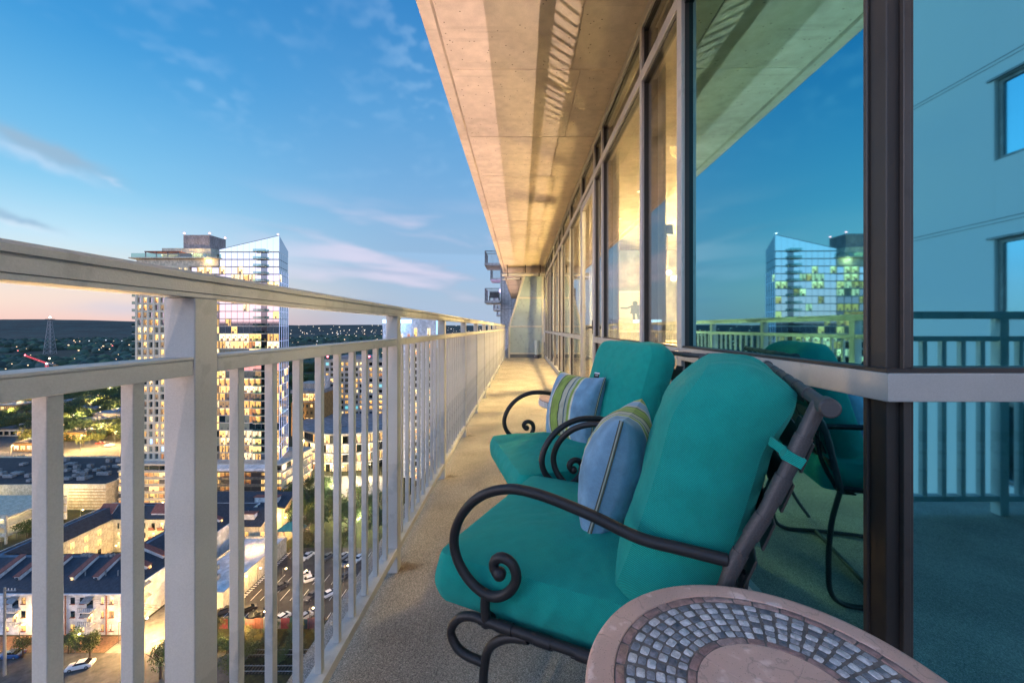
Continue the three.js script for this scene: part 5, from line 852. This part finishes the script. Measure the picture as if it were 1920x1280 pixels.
// second block to the right of the alley, with the long lit wall by the parking lot
{
  const t = thing('lot_side_building', 'low building with flat pale roof and long cream lit wall beside the parking lot', 'building');
  part(t, 'wall', [span(-91.5, -78, GROUND, -69.2, -136, -107)], C.cream); part(t, 'flat_roof', span(-91.2, -78.3, -69.19, -69.05, -135.7, -107.3), C.white);
  part(t, 'parapet', [span(-91.5, -91.2, -69.2, -68.5, -136, -107), span(-78.3, -78, -69.2, -68.5, -136, -107), span(-91.2, -78.3, -69.2, -68.5, -136, -135.7), span(-91.2, -78.3, -69.2, -68.5, -107.3, -107)], C.cream);
  for (const [x, z] of [[-88, -112], [-85, -113.5], [-88.5, -118], [-84, -121]]) { const a = part(t, 'cooling_unit', rbx(2.0, 1.3, 1.4, 0.08, x, -68.4, z), C.metal); part(a, 'fan', new THREE.CylinderGeometry(0.5, 0.5, 0.08, 12).translate(x, -67.7, z), C.darkMetal); }
  for (const [z0, z1, where] of [[-139, -152, 'nearer'], [-153, -166, 'farther']]) { const q = thing('slate_roof_house', where + ' long house with dark slate roof and a red dormer by the alley', 'house'); const e = -66.5, rg = -63, g = (p) => { const b = new THREE.BufferGeometry(); b.setAttribute('position', new THREE.Float32BufferAttribute(p.flat(), 3)); b.computeVertexNormals(); return metres(b); };
    part(q, 'wall', span(-118, -89, GROUND, e, z1, z0), C.cream); const m = (z0 + z1) / 2; part(q, 'roof', [g([[-119, e, z0 + 0.8], [-88, e, z0 + 0.8], [-88, rg, m], [-119, e, z0 + 0.8], [-88, rg, m], [-119, rg, m]]), g([[-119, rg, m], [-88, rg, m], [-88, e, z1 - 0.8], [-119, rg, m], [-88, e, z1 - 0.8], [-119, e, z1 - 0.8]])], C.slate); part(q, 'gable', [g([[-89, e, z0], [-89, e, z1], [-89, rg, m]])], C.cream);
    const dm = part(q, 'dormer', span(-101, -92, e + 0.6, rg - 0.3, z0 - 3.5, z0 - 1.8), C.white); part(dm, 'dormer_roof', span(-101.3, -91.7, rg - 0.3, rg - 0.1, z0 - 3.8, z0 - 1.4), C.red); for (let i = 0; i < 6; i++) part(q, 'window', PANE, pick(LIT), [-115 + i * 5.4, -69.5, z0 + 0.02], [0, 0, 0], [1.3, 1.8, 1]); }
  const q = thing('teal_canopy', 'pointed teal canopy roof among the trees behind the lot', 'canopy', [across(546, 142), GROUND, -142]);
  const cone = new THREE.CylinderGeometry(0.2, 6.2, 2.6, 4).rotateY(Math.PI / 4).scale(1, 1, 0.55).translate(0, 6.4, 0); part(q, 'roof', metres(toCreasedNormals(cone, 0.3)), C.tealRoof); for (const x of [-3.6, 3.6]) for (const z of [-1.8, 1.8]) part(q, 'post', rod([x, 0, z], [x, 5.2, z], 0.14, 8), C.darkMetal);
}
{ // painted boards along the near edge of the lot
  const t = thing('board_fence', 'fence of red, grey and green boards along the near edge of the lot', 'fence', [0, 0, -101.4]); const mats = [[0.36, 0.07, 0.08], [0.20, 0.21, 0.22], [0.42, 0.16, 0.13], [0.05, 0.13, 0.10], [0.30, 0.32, 0.33], [0.25, 0.09, 0.06], [0.10, 0.16, 0.14]].map((c) => std({ color: RGB(...c), map: rep(speckTex, 1.2), roughness: 0.8 }));
  for (let i = 0; i < 12; i++) { part(t, 'board', rspan(-75 + i * 2.2, -72.85 + i * 2.2, GROUND + 0.2, GROUND + 2.6 + (i % 3) * 0.25, -0.05, 0.05, 0.01), mats[(i * 3) % 7]); part(t, 'fence_post', span(-75.05 + i * 2.2, -74.93 + i * 2.2, GROUND, GROUND + 2.7, -0.18, -0.06), C.darkMetal); }
}
// ---------------------------------------------------------------- flat roofed shopping hall, car park, low shops
{
  const t = thing('shopping_hall', 'broad hall with flat dark roof full of cooling units and cream walls', 'shopping hall'), Y = -64;
  const P = [[-262, -166], [-186, -168], [-171, -168], [-171, -204], [-262, -204]];
  solid(P, GROUND, Y - 0.02, 'wall', t, C.cream); solid(P.map(([x, z]) => [x + (x < -200 ? 0.4 : -0.4), z + (z < -190 ? 0.4 : -0.4)]), Y, Y + 0.1, 'flat_roof', t, C.darkRoof);
  for (let i = 0; i < P.length; i++) { const a = P[i], b = P[(i + 1) % P.length]; part(t, 'parapet', bar([a[0], Y + 0.3, a[1]], [b[0], Y + 0.3, b[1]], 0.4, 0.7), C.cream); }
  for (let i = 0; i < 46; i++) { const x = rr(-236, -174), z = rr(-200, -171), w = rr(1.6, 4.2), a = part(t, 'cooling_unit', rbx(w, rr(1, 1.7), rr(1.4, 2.2), 0.1, x, Y + 0.85, z), C.metal); part(a, 'fan', [new THREE.CylinderGeometry(0.5, 0.5, 0.1, 10).translate(x - w / 5, Y + 1.75, z), new THREE.CylinderGeometry(0.5, 0.5, 0.1, 10).translate(x + w / 5, Y + 1.75, z)], C.darkMetal); }
  part(t, 'round_canopy', [new THREE.CylinderGeometry(7, 7, 2.2, 40).translate(-180, Y + 1.1, -201)], C.greyRoof);
  for (let i = 0; i < 7; i++) part(t, 'wall_slat', bar([-186, -65.5 - i * 1.25, -167.8], [-171, -65.5 - i * 1.25, -167.8], 0.25, 0.16), C.tan);
  for (const x of [-232, -226, -218, -211, -204, -197]) part(t, 'window', PANE, rnd() < 0.5 ? pick(LIT) : C.darkGlass, [x, -69, -166.2 - (x + 262) * 0.0263], [0, 0, 0], [2.4, 2.2, 1]);
  const l = new THREE.PointLight(RGB(1, 0.80, 0.40), 300); l.name = 'lamp_light'; l.position.set(-184, -66, -161.5); l.shadow.radius = 20; t.add(l);
  const l2 = l.clone(); l2.position.set(-220, -66, -160); t.add(l2);
  const g = thing('car_park', 'open car park with brightly lit decks at the left edge', 'car park'); for (let r = 0; r < 3; r++) { part(g, 'deck', span(-214, -178, GROUND + r * 3.1 + 2.6, GROUND + r * 3.1 + 3.1, -160, -141), C.cream); part(g, 'parapet', span(-214, -178, GROUND + r * 3.1 + 3.1, GROUND + r * 3.1 + 4.0, -141.2, -141), C.cream); part(g, 'ceiling_light', [...Array(8)].map((_, i) => span(-212 + i * 4.4, -209.4 + i * 4.4, GROUND + r * 3.1 + 2.45, GROUND + r * 3.1 + 2.6, -144, -143.6)), glow(1, 0.9, 0.62, 5)); part(g, 'back_wall', span(-214, -178, GROUND + r * 3.1, GROUND + r * 3.1 + 2.6, -160, -159.7), C.white); const k = new THREE.PointLight(RGB(1, 0.86, 0.55), 400); k.name = 'lamp_light'; k.position.set(-190, GROUND + r * 3.1 + 2.2, -148); k.shadow.radius = 20; g.add(k); }
  part(g, 'column', [...Array(9)].map((_, i) => span(-214 + i * 4.4, -213.5 + i * 4.4, GROUND, GROUND + 9.4, -141.7, -141.2)), C.cream);
}
const lowRise = (label, u0, u1, vBase, h, wall, roof, lit, depth = 16) => {
  const d = (1 - GROUND) * F / (vBase - 614), x0 = across(u0, d), x1 = across(u1, d), t = thing('low_shop', label, 'building');
  part(t, 'wall', span(x0, x1, GROUND, GROUND + h, -d - depth, -d), wall); part(t, 'flat_roof', span(x0 - 0.4, x1 + 0.4, GROUND + h + 0.01, GROUND + h + 0.5, -d - depth - 0.4, -d + 0.5), roof);
  const n = Math.max(3, Math.round((x1 - x0) / 4)); for (let i = 0; i < n; i++) part(t, 'window', PANE, rnd() < lit ? pick(LIT) : C.darkGlass, [mix(x0, x1, (i + 0.5) / n), GROUND + h * 0.45, -d + 0.02], [0, 0, 0], [(x1 - x0) / n * 0.7, h * 0.5, 1]);
  part(t, 'roof_unit', [rbx(2.4, 1.2, 1.8, 0.1, mix(x0, x1, 0.3), GROUND + h + 1.1, -d - depth * 0.5), rbx(1.8, 1.0, 1.6, 0.1, mix(x0, x1, 0.7), GROUND + h + 1.0, -d - depth * 0.6)], C.metal); return t;
};
lowRise('long shop with pale blue roof farthest up between the first pickets', 108, 206, 762, 5, C.beige, C.blueRoof, 0.3, 30);
lowRise('wide shop with blue grey roof in front of the longest pale roof', 112, 240, 776, 5, C.beige, C.blueRoof, 0.2, 26);
lowRise('beige box shaped shop with blank wall right of the street trees', 172, 224, 792, 7, C.beige, C.blueRoof, 0.2, 22);
lowRise('low shop with flat grey roof beside the lit street', 110, 196, 800, 4.5, C.lime, C.greyRoof, 0.3, 12);
lowRise('warm lit restaurant with glowing windows along the street', 112, 162, 826, 5.5, C.tan, C.darkRoof, 1, 12);
lowRise('glowing corner shop left of the first picket', 24, 60, 846, 5, C.tan, C.darkRoof, 1, 12);
lowRise('low dark roofed shop at the left edge of the view', -6, 52, 818, 5, C.lime, C.darkRoof, 0.6, 18);
lowRise('white wall shop lit by street lamps beside a round tree', 163, 192, 814, 5.5, C.white, C.greyRoof, 0.2, 10);
lowRise('orange lit store at the left edge under dark trees', -8, 30, 770, 5, C.tan, C.greyRoof, 1, 18);
lowRise('pale store behind the first picket top', 36, 66, 800, 5, C.white, C.blueRoof, 0.4, 18);

// ---------------------------------------------------------------- lamps
for (const [u, v, h, p, lab, c] of [
  [482, 1103, 6, 108, 'lamp at the left end of the second car row'], [530, 1104, 6, 135, 'lamp beside the white car in the lot'], [568, 1108, 6, 90, 'lamp between two cars in the middle of the lot'], [646, 1098, 6, 135, 'lamp at the right end of the lot by the railing foot'],
  [489, 1187, 5.5, 108, 'lamp on the coloured board fence, left one'], [580, 1180, 5.5, 108, 'lamp on the coloured board fence, right one'], [268, 1205, 6, 1500, 'bright lamp at the mouth of the alley'], [282, 1120, 6, 1500, 'bright lamp halfway up the alley'], [222, 1206, 5, 110, 'lamp on the white building corner'],
  [140, 1224, 4.5, 90, 'lamp under the street trees'], [36, 1205, 4.5, 225, 'lamp in the hedge left of the first picket'], [470, 1060, 6, 260, 'lamp at the foot of the cream wall'], [455, 1120, 6, 160, 'lamp at the near end of the cream wall'],
  [640, 905, 8, 1050, 'lamp on the bright driveway before the round building', LAMPW], [585, 898, 8, 1050, 'lamp left on the bright driveway', LAMPW], [690, 900, 8, 1050, 'lamp right on the bright driveway', LAMPW], [650, 975, 7, 960, 'lamp among the trees on the slope', LAMPW], [590, 985, 7, 540, 'lamp beside the ramp among trees', LAMPY],
  [95, 872, 9, 2600, 'street lamp on the shopping lot behind the first picket'], [60, 835, 9, 2600, 'street lamp beside the glowing corner shop'], [175, 765, 8, 2600, 'street lamp between the pale blue roofs'], [225, 780, 8, 2600, 'street lamp right of the beige box shop'], [30, 760, 9, 3200, 'street lamp by the orange lit store'], [500, 960, 7, 1200, 'lamp at the foot of the glass tower podium', LAMPW], [430, 985, 7, 900, 'lamp behind the slate roofed houses'], [300, 975, 7, 900, 'lamp below the limestone tower podium'], [530, 1000, 6, 500, 'lamp beside the teal canopy'], [30, 1010, 6, 900, 'lamp between the car park and the white apartments'], [150, 985, 6, 500, 'lamp behind the white apartments'], [620, 940, 7, 700, 'lamp under the round tree before the driveway', LAMPW], [670, 1000, 6, 500, 'lamp right on the wooded slope', LAMPW], [440, 1200, 5, 300, 'lamp over the railway bank bushes'],
  [20, 868, 10, 4500, 'tall street lamp on the wide road at the left edge'], [150, 846, 10, 3900, 'tall street lamp on the wide road before the restaurant'], [215, 838, 10, 3600, 'tall street lamp on the wide road near the limestone tower'], [190, 818, 9, 2700, 'street lamp before the white wall shop'], [135, 800, 9, 2700, 'street lamp behind the restaurant'], [12, 790, 9, 3600, 'street lamp among the dark trees at the left edge'], [205, 742, 9, 3600, 'street lamp under the trees up the road', LAMPW],
]) { const [x, , z] = onGround(u, v); streetLamp(x, z, h, p * 1.25, lab, c); }
// floodlights on the pavement below the balcony, aimed up the facade: they throw the rail's shadow on the ceiling
for (const [lab, x, z, power, col] of [['strong pink floodlight on the pavement below, aimed up at the balcony', -12.4, 22, 10000, RGB(1, 0.66, 0.62)], ['warm floodlight on the pavement below, aimed up at the balcony', -25.9, 20, 11500, RGB(1, 0.73, 0.56)]]) {
  const t = thing('floodlight', lab, 'floodlight', [x, GROUND, z]); part(t, 'stand', [rod([0, 0, 0], [0, 0.5, 0], 0.1, 8), span(-0.5, 0.5, 0.5, 0.6, -0.2, 0.2)], C.darkMetal); part(t, 'lamp_glass', span(-0.4, 0.4, 0.62, 0.66, -0.18, 0.18), glow(col.r, col.g, col.b, 6));
  const s = new THREE.SpotLight(col, power, 0, 0.20, 0.35); s.name = 'lamp_light'; s.position.set(0, 0.75, 0); s.target.position.set(-x, 77, -z - 8); s.shadow.radius = 9; s.castShadow = true; t.add(s, s.target);
}
// ---------------------------------------------------------------- trees one can tell apart
for (const [u, v, h, w, lab, kind] of [
  [168, 1238, 7, 3.6, 'bushy street tree right of the second pale picket gap, above the white car', 1], [128, 1225, 5.5, 3, 'small street tree by the white wall, beside the first picket', 0], [42, 1232, 5, 2.6, 'small tree in front of the utility pole hedge', 0], [90, 1216, 4.5, 3, 'low tree hidden behind the first picket', 2], [300, 1272, 8, 3.4, 'dark tree at the bottom of the alley', 0],
  [575, 985, 13, 6, 'tall dark tree left on the wooded slope', 0], [600, 1000, 12, 6, 'tree beside the ramp on the wooded slope', 2], [628, 985, 13, 7, 'broad lit tree in the middle of the slope', 1], [655, 1005, 13, 6.5, 'green lit tree right of the ramp', 0], [685, 985, 14, 7, 'tall tree at the right of the slope', 0], [705, 1015, 13, 6, 'dark tree at the railing foot on the slope', 2], [640, 1035, 9, 5, 'low tree above the farthest parked cars', 1], [560, 1015, 10, 5, 'tree behind the teal canopy', 2], [590, 1030, 8, 4.5, 'shrubby tree over the first parked cars', 3], [540, 940, 10, 5, 'tree at the foot of the glass tower', 0], [580, 925, 9, 5, 'young tree before the bright driveway', 1], [610, 935, 10, 5, 'round tree before the bright driveway', 0], [672, 950, 11, 6, 'tree right before the bright driveway', 1],
  [155, 838, 8, 6, 'wide tree on the verge of the wide road', 1], [182, 832, 8, 6, 'round tree beside the wide verge tree', 1], [228, 822, 9, 6, 'dark tree by the road at the limestone tower', 0], [196, 806, 8, 6, 'tree lit yellow beside the white wall shop', 1], [160, 792, 7, 7, 'tree among the flat shop roofs', 0], [20, 884, 9, 7, 'reddish tree at the left edge before the shopping hall', 3], [30, 805, 11, 8, 'dark tree at the left edge over the corner shop', 2], [8, 790, 12, 9, 'large dark tree at the far left edge', 2], [48, 780, 12, 9, 'dark tree beside the first picket top', 2], [145, 752, 12, 10, 'dark tree above the long pale roof', 0], [190, 750, 13, 10, 'tree lit from below up the road', 1], [220, 757, 13, 10, 'dark tree left of the limestone tower', 2], [28, 990, 8, 5, 'green tree beside the lit car park', 0], [50, 1008, 7, 5, 'smaller green tree beside the lit car park', 0],
  [440, 1265, 5, 4, 'yellow green bush on the railway bank, left', 1], [470, 1228, 3, 3, 'low bush behind the board fence', 1], [520, 1245, 3.5, 3.4, 'bush on the railway bank in the middle', 1], [425, 1225, 4, 3, 'bush at the corner of the board fence', 0],
]) { const [x, , z] = onGround(u, v); tree(x, z, h, w, lab, kind); }

for (let i = 0; i < 16; i++) tree(-74 + i * 2.1 + rr(-0.6, 0.6), -99.5 + (i % 3) * 2.6 + rr(-0.8, 0.8), rr(2.2, 4.2), rr(2.2, 3.4), ['scrubby', 'yellowish', 'dark', 'low round'][i % 4] + ' bush on the railway bank, place ' + ['one', 'two', 'three', 'four', 'five', 'six', 'seven', 'eight', 'nine', 'ten', 'eleven', 'twelve', 'thirteen', 'fourteen', 'fifteen', 'sixteen'][i] + ' from the left along the board fence', [3, 1, 2, 3][i % 4]);
for (let i = 0; i < 14; i++) tree(-99 + (i % 7) * 3.4 + rr(-1, 1), -158 - Math.floor(i / 7) * 8 + rr(-2, 2), rr(8, 12), rr(4.5, 6.5), ['tall', 'spreading'][i % 2] + ' park tree ' + ['nearer', 'farther'][Math.floor(i / 7)] + ' row at the podium foot, ' + ['first', 'second', 'third', 'fourth', 'fifth', 'sixth', 'seventh'][i % 7] + ' from the left', [0, 2, 1][i % 3]);
// ---------------------------------------------------------------- cars
for (const [u, v, turn, paint, lab, grp] of [
  [150, 1252, 0.35, 'white', 'white car parked at the kerb below the street trees', 'cars on the street below'], [20, 1232, 0.1, 'blue', 'blue car parked beside the utility pole', 'cars on the street below'],
  [576, 1046, 1.25, 'white', 'white car in the farthest row, left end'], [558, 1044, 1.25, 'dark', 'dark car left of the farthest white car'], [612, 1048, 1.25, 'grey', 'grey car in the farthest row behind a picket'], [642, 1047, 1.25, 'silver', 'silver car in the farthest row, lit orange'], [650, 1058, 1.25, 'grey', 'brown grey car in front of the farthest row'], [672, 1050, 1.25, 'white', 'white car at the right end of the farthest row'],
  [578, 1090, 0.6, 'white', 'white car beside the lot lamp'], [566, 1083, 0.6, 'white', 'white car partly behind the lamp post picket'], [645, 1085, 1.25, 'dark', 'dark car near the right end lamp'],
  [524, 1104, 1.0, 'dark', 'dark car with gold reflections in the middle row, left'], [585, 1120, 1.25, 'dark', 'dark car alone in the bay before the flower bed'], [614, 1118, 0.9, 'white', 'white car beside the kerb bed'],
  [462, 1147, 0.7, 'black', 'black car at the left of the nearest row'], [486, 1156, 0.7, 'black', 'second black car in the nearest row'], [526, 1164, 1.1, 'white', 'white car in the middle of the nearest row'], [568, 1162, 1.0, 'silver', 'silver car under the red board lamp'], [416, 1150, 0.7, 'dark', 'dark car hidden behind the post in the nearest row'],
  [187, 832, 0.2, 'red', 'red car on the verge by the wide road', 'cars along the wide road'], [205, 836, 0.2, 'white', 'white car on the verge by the wide road', 'cars along the wide road'],
]) { const [x, , z] = onGround(u, v); car(x, z, turn, paint, lab, GROUND + 0.05, grp); }

// ---------------------------------------------------------------- pole, lattice mast, crane
{
  const t = thing('utility_pole', 'tall pale utility pole with cross arms at the lower left edge', 'utility pole', [across(8, 88), GROUND, -88]);
  part(t, 'pole', rod([0, 0, 0], [0, 19, 0], 0.28, 12, 0.2), C.metal); for (const y of [18.2, 16.6]) part(t, 'cross_arm', span(-0.3, 2.4, y, y + 0.18, -0.1, 0.1), C.metal);
  part(t, 'insulator', [0.8, 1.5, 2.2].map((x) => rod([x, 18.4, 0], [x, 18.8, 0], 0.09, 8)), C.white);
  part(t, 'wire', [0.8, 1.5, 2.2].map((x, i) => tube([[x, 18.8, 0], [x + 9, 17.2 - i * 0.3, -0.4], [x + 42, 12.5 - i * 0.8, -2]], 0.022, 20, 5)), C.darkMetal);
}
{
  const d = 1150, t = thing('lattice_mast', 'tall lattice radio mast with a white light on the wooded plain', 'radio mast', [across(93, d), GROUND - 2, -d]);
  const H = 100, wAt = (y) => mix(13, 3.2, y / H), bars = [], lev = 9, cor = (y, k) => { const w = wAt(y), a = k * Math.PI / 2 + 0.6; return [Math.cos(a) * w, y, Math.sin(a) * w]; };
  part(t, 'leg', [0, 1, 2, 3].map((k) => bar(cor(0, k), cor(H, k), 0.8, 0.8)), C.metal);
  for (let i = 0; i < lev; i++) for (let k = 0; k < 4; k++) { const a = i / lev * H, b = (i + 1) / lev * H; bars.push(bar(cor(a, k), cor(b, (k + 1) % 4), 0.5, 0.5), bar(cor(a, (k + 1) % 4), cor(b, k), 0.5, 0.5), bar(cor(b, k), cor(b, (k + 1) % 4), 0.5, 0.5)); }
  part(t, 'lattice', bars, C.metal).userData.kind = 'stuff'; part(t, 'platform', span(-6.5, 6.5, H, H + 1.2, -6.5, 6.5), C.red); part(t, 'mast_lamp', new THREE.SphereGeometry(2.2, 10, 8).translate(0, H + 6, 0), glow(1, 0.98, 0.95, 9)); part(t, 'antenna', rod([0, H, 0], [0, H + 5, 0], 0.4, 6), C.metal);
}
{
  const d = 620, t = thing('tower_crane', 'red lit tower crane above the mid rail at left', 'crane', [across(87, d), GROUND, -d]), red = std({ color: RGB(0.5, 0.05, 0.06), emissive: RGB(1, 0.10, 0.13), emissiveIntensity: 0.45, roughness: 0.6 }), y = height(681, d) - GROUND;
  const seg = (a, b, n, w) => { const o = []; for (let i = 0; i < n; i++) { const p = V(...a).lerp(V(...b), i / n), q = V(...a).lerp(V(...b), (i + 1) / n); o.push(bar([p.x, p.y - w, p.z], [q.x, q.y + w, q.z], 0.35, 0.35), bar([p.x, p.y + w, p.z], [q.x, q.y - w, q.z], 0.35, 0.35)); } o.push(bar([a[0], a[1] + w, a[2]], [b[0], b[1] + w, b[2]], 0.45, 0.45), bar([a[0], a[1] - w, a[2]], [b[0], b[1] - w, b[2]], 0.45, 0.45)); return o; };
  part(t, 'mast', [...[-1.1, 1.1].flatMap((x) => [-1.1, 1.1].map((z) => bar([x, 0, z], [x, y, z], 0.5, 0.5))), ...[...Array(24)].map((_, i) => bar([i % 2 ? -1.1 : 1.1, i * y / 24, 1.1], [i % 2 ? 1.1 : -1.1, (i + 1) * y / 24, 1.1], 0.35, 0.35))], red);
  part(t, 'jib', seg([0, y, 0], [-33, y + 12, 0], 14, 1.0), red); part(t, 'counter_jib', seg([0, y, 0], [14, y - 2.5, 0], 5, 0.8), C.metal); part(t, 'ballast', span(11, 16, y - 5.5, y - 2, -1.2, 1.2), C.tan); part(t, 'cab', rbx(3, 2.6, 2.4, 0.2, 1.4, y - 1.5, 1), C.white);
  part(t, 'crane_lamp', new THREE.SphereGeometry(1.0, 8, 6).translate(4, y + 7.5, 0), glow(1, 0.62, 0.3, 8)); part(t, 'crane_lamp', new THREE.SphereGeometry(1.0, 8, 6).translate(-33, y + 12.5, 0), glow(1, 0.1, 0.12, 8)); part(t, 'crane_lamp', new THREE.SphereGeometry(1.0, 8, 6).translate(2, y, 2), glow(1, 0.9, 0.9, 8));
}
// ---------------------------------------------------------------- neighbouring parts of the own tower
{
  const t = thing('white_tower_wing', 'white pier of the next tower wing beyond the privacy screen', 'tower wing', [0, 0, -36]);
  part(t, 'wall', span(-1.78, 3, GROUND, 40, -8, 0), C.white); part(t, 'groove', [...Array(12)].map((_, i) => span(-1.70 + i * 0.3, -1.68 + i * 0.3, GROUND, 40, 0, 0.02)), C.greyRoof); part(t, 'joint', [...Array(14)].map((_, i) => span(-1.78, 3, -20 + i * 3.23, -19.96 + i * 3.23, 0.005, 0.025)), C.greyRoof);
}
for (const [i, [y, z, x0, lab]] of [[6.55, -35, -3.1, 'upper nearer concrete balcony with rails beyond the railing end'], [3.33, -35, -3.1, 'lower nearer concrete balcony with dark furniture beyond the railing end'], [6.05, -41.5, -3.1, 'upper farther balcony lit violet from below'], [2.95, -41.5, -2.8, 'lower farther balcony behind the lower near one'], [2.6, -49, -2.9, 'farthest small balcony below the others']].entries()) {
  const t = thing('concrete_balcony', lab, 'balcony', [0, y - (y > 5 && z < -40 ? 0 : 0), z]), x1 = -1.79;
  part(t, 'slab', span(x0, x1, -0.2, 0, -3.0, 0.0), C.white);
  const bars = []; for (let k = 0; k <= 12; k++) bars.push(span(x0 + 0.08 + k * (x1 - x0 - 0.1) / 12, x0 + 0.105 + k * (x1 - x0 - 0.1) / 12, 0, 1.0, -0.07, -0.045)); for (let k = 0; k <= 20; k++) bars.push(span(x0 + 0.05, x0 + 0.075, 0, 1.0, -0.1 - k * 0.14, -0.075 - k * 0.14));
  part(t, 'picket', bars, C.metal).userData.kind = 'stuff'; part(t, 'top_rail', [span(x0 + 0.03, x1, 1.0, 1.06, -0.09, -0.03), span(x0 + 0.03, x0 + 0.09, 1.0, 1.06, -3, -0.09)], C.metal); part(t, 'mid_rail', span(x0 + 0.03, x1, 0.78, 0.82, -0.08, -0.04), C.metal); part(t, 'post', [span(x0 + 0.02, x0 + 0.09, 0, 1.06, -0.10, -0.025)], C.metal);
}
{
  const t = thing('dark_sofa', 'dark slatted garden sofa on the lower neighbouring balcony', 'sofa', [-2.3, 3.33, -36]);
  part(t, 'seat', rspan(-0.45, 0.45, 0.3, 0.45, -0.3, 0.3, 0.03), M.strap); part(t, 'backrest', rspan(-0.45, 0.45, 0.45, 0.85, -0.3, -0.2, 0.03), M.strap); for (const x of [-0.4, 0.4]) for (const z of [-0.25, 0.25]) part(t, 'leg', span(x - 0.03, x + 0.03, 0, 0.3, z - 0.03, z + 0.03), M.strap);
  const l = thing('violet_lamp', 'violet glowing lamp under the upper neighbouring balconies', 'lamp', [-2.0, 4.75, -41.6]); part(l, 'shade', new THREE.CylinderGeometry(0.16, 0.24, 0.34, 16, 1, true), std({ color: RGB(0.6, 0.5, 0.8), emissive: RGB(0.72, 0.55, 1), emissiveIntensity: 2.5, side: THREE.DoubleSide })); part(l, 'stem', rod([0, 0.17, 0], [0, 1.0, 0], 0.03, 6), C.darkMetal); lampLight(l, [0, -0.05, 0], RGB(0.6, 0.4, 1), 5, 3);
}
{ // pale wing at right angles behind the camera, mirrored in the front glass
  const t = thing('white_wing_wall', 'pale panel wall with windows, mirrored in the front glass at the right', 'building wing', [9.4, 0, 0]);
  const z0 = 4.4, z1 = 34, pale = std({ color: RGB(0.86, 0.84, 0.83),  roughness: 0.9 });
  const wz0 = 4.6, wz1 = 6.24, centres = [-1.25, 1.95, 5.1, 8.3], stops = [GROUND, ...centres.flatMap((y) => [y - 0.8, y + 0.8]), 40];
  part(t, 'wall', [span(0, 0.6, GROUND, 40, wz1, z1), span(0, 0.6, GROUND, 40, 4.4, wz0), span(0.2, 0.6, GROUND, 40, wz0, wz1)], pale);
  for (let i = 0; i < stops.length; i += 2) part(t, 'spandrel', span(0.001, 0.199, stops[i], stops[i + 1], wz0 + 0.001, wz1 - 0.001), pale);
  for (const y of centres) { const f = part(t, 'window', span(0.12, 0.13, y - 0.72, y + 0.72, wz0 + 0.08, wz1 - 0.08), phy({ color: RGB(0.35, 0.6, 0.7), metalness: 1, roughness: 0.05 })); part(f, 'frame', [span(0.08, 0.18, y - 0.79, y + 0.79, wz1 - 0.08, wz1 - 0.002), span(0.08, 0.18, y - 0.79, y + 0.79, wz0 + 0.002, wz0 + 0.08), span(0.08, 0.18, y - 0.79, y - 0.72, wz0 + 0.08, wz1 - 0.08), span(0.08, 0.18, y + 0.72, y + 0.79, wz0 + 0.08, wz1 - 0.08)], C.metal); part(f, 'hood', span(-0.05, 0.0005, y + 0.8, y + 0.84, wz0 - 0.1, wz1 + 0.1), C.metal); }
  for (const y of [-0.07, 3.13, 6.27, 9.47]) part(t, 'panel_joint', [span(-0.006, 0.0, y, y + 0.014, 4.4, z1), span(-0.008, 0.0, y - 0.07, y - 0.062, 4.4, z1)], C.greyRoof);
}
renderer.render(scene, camera);
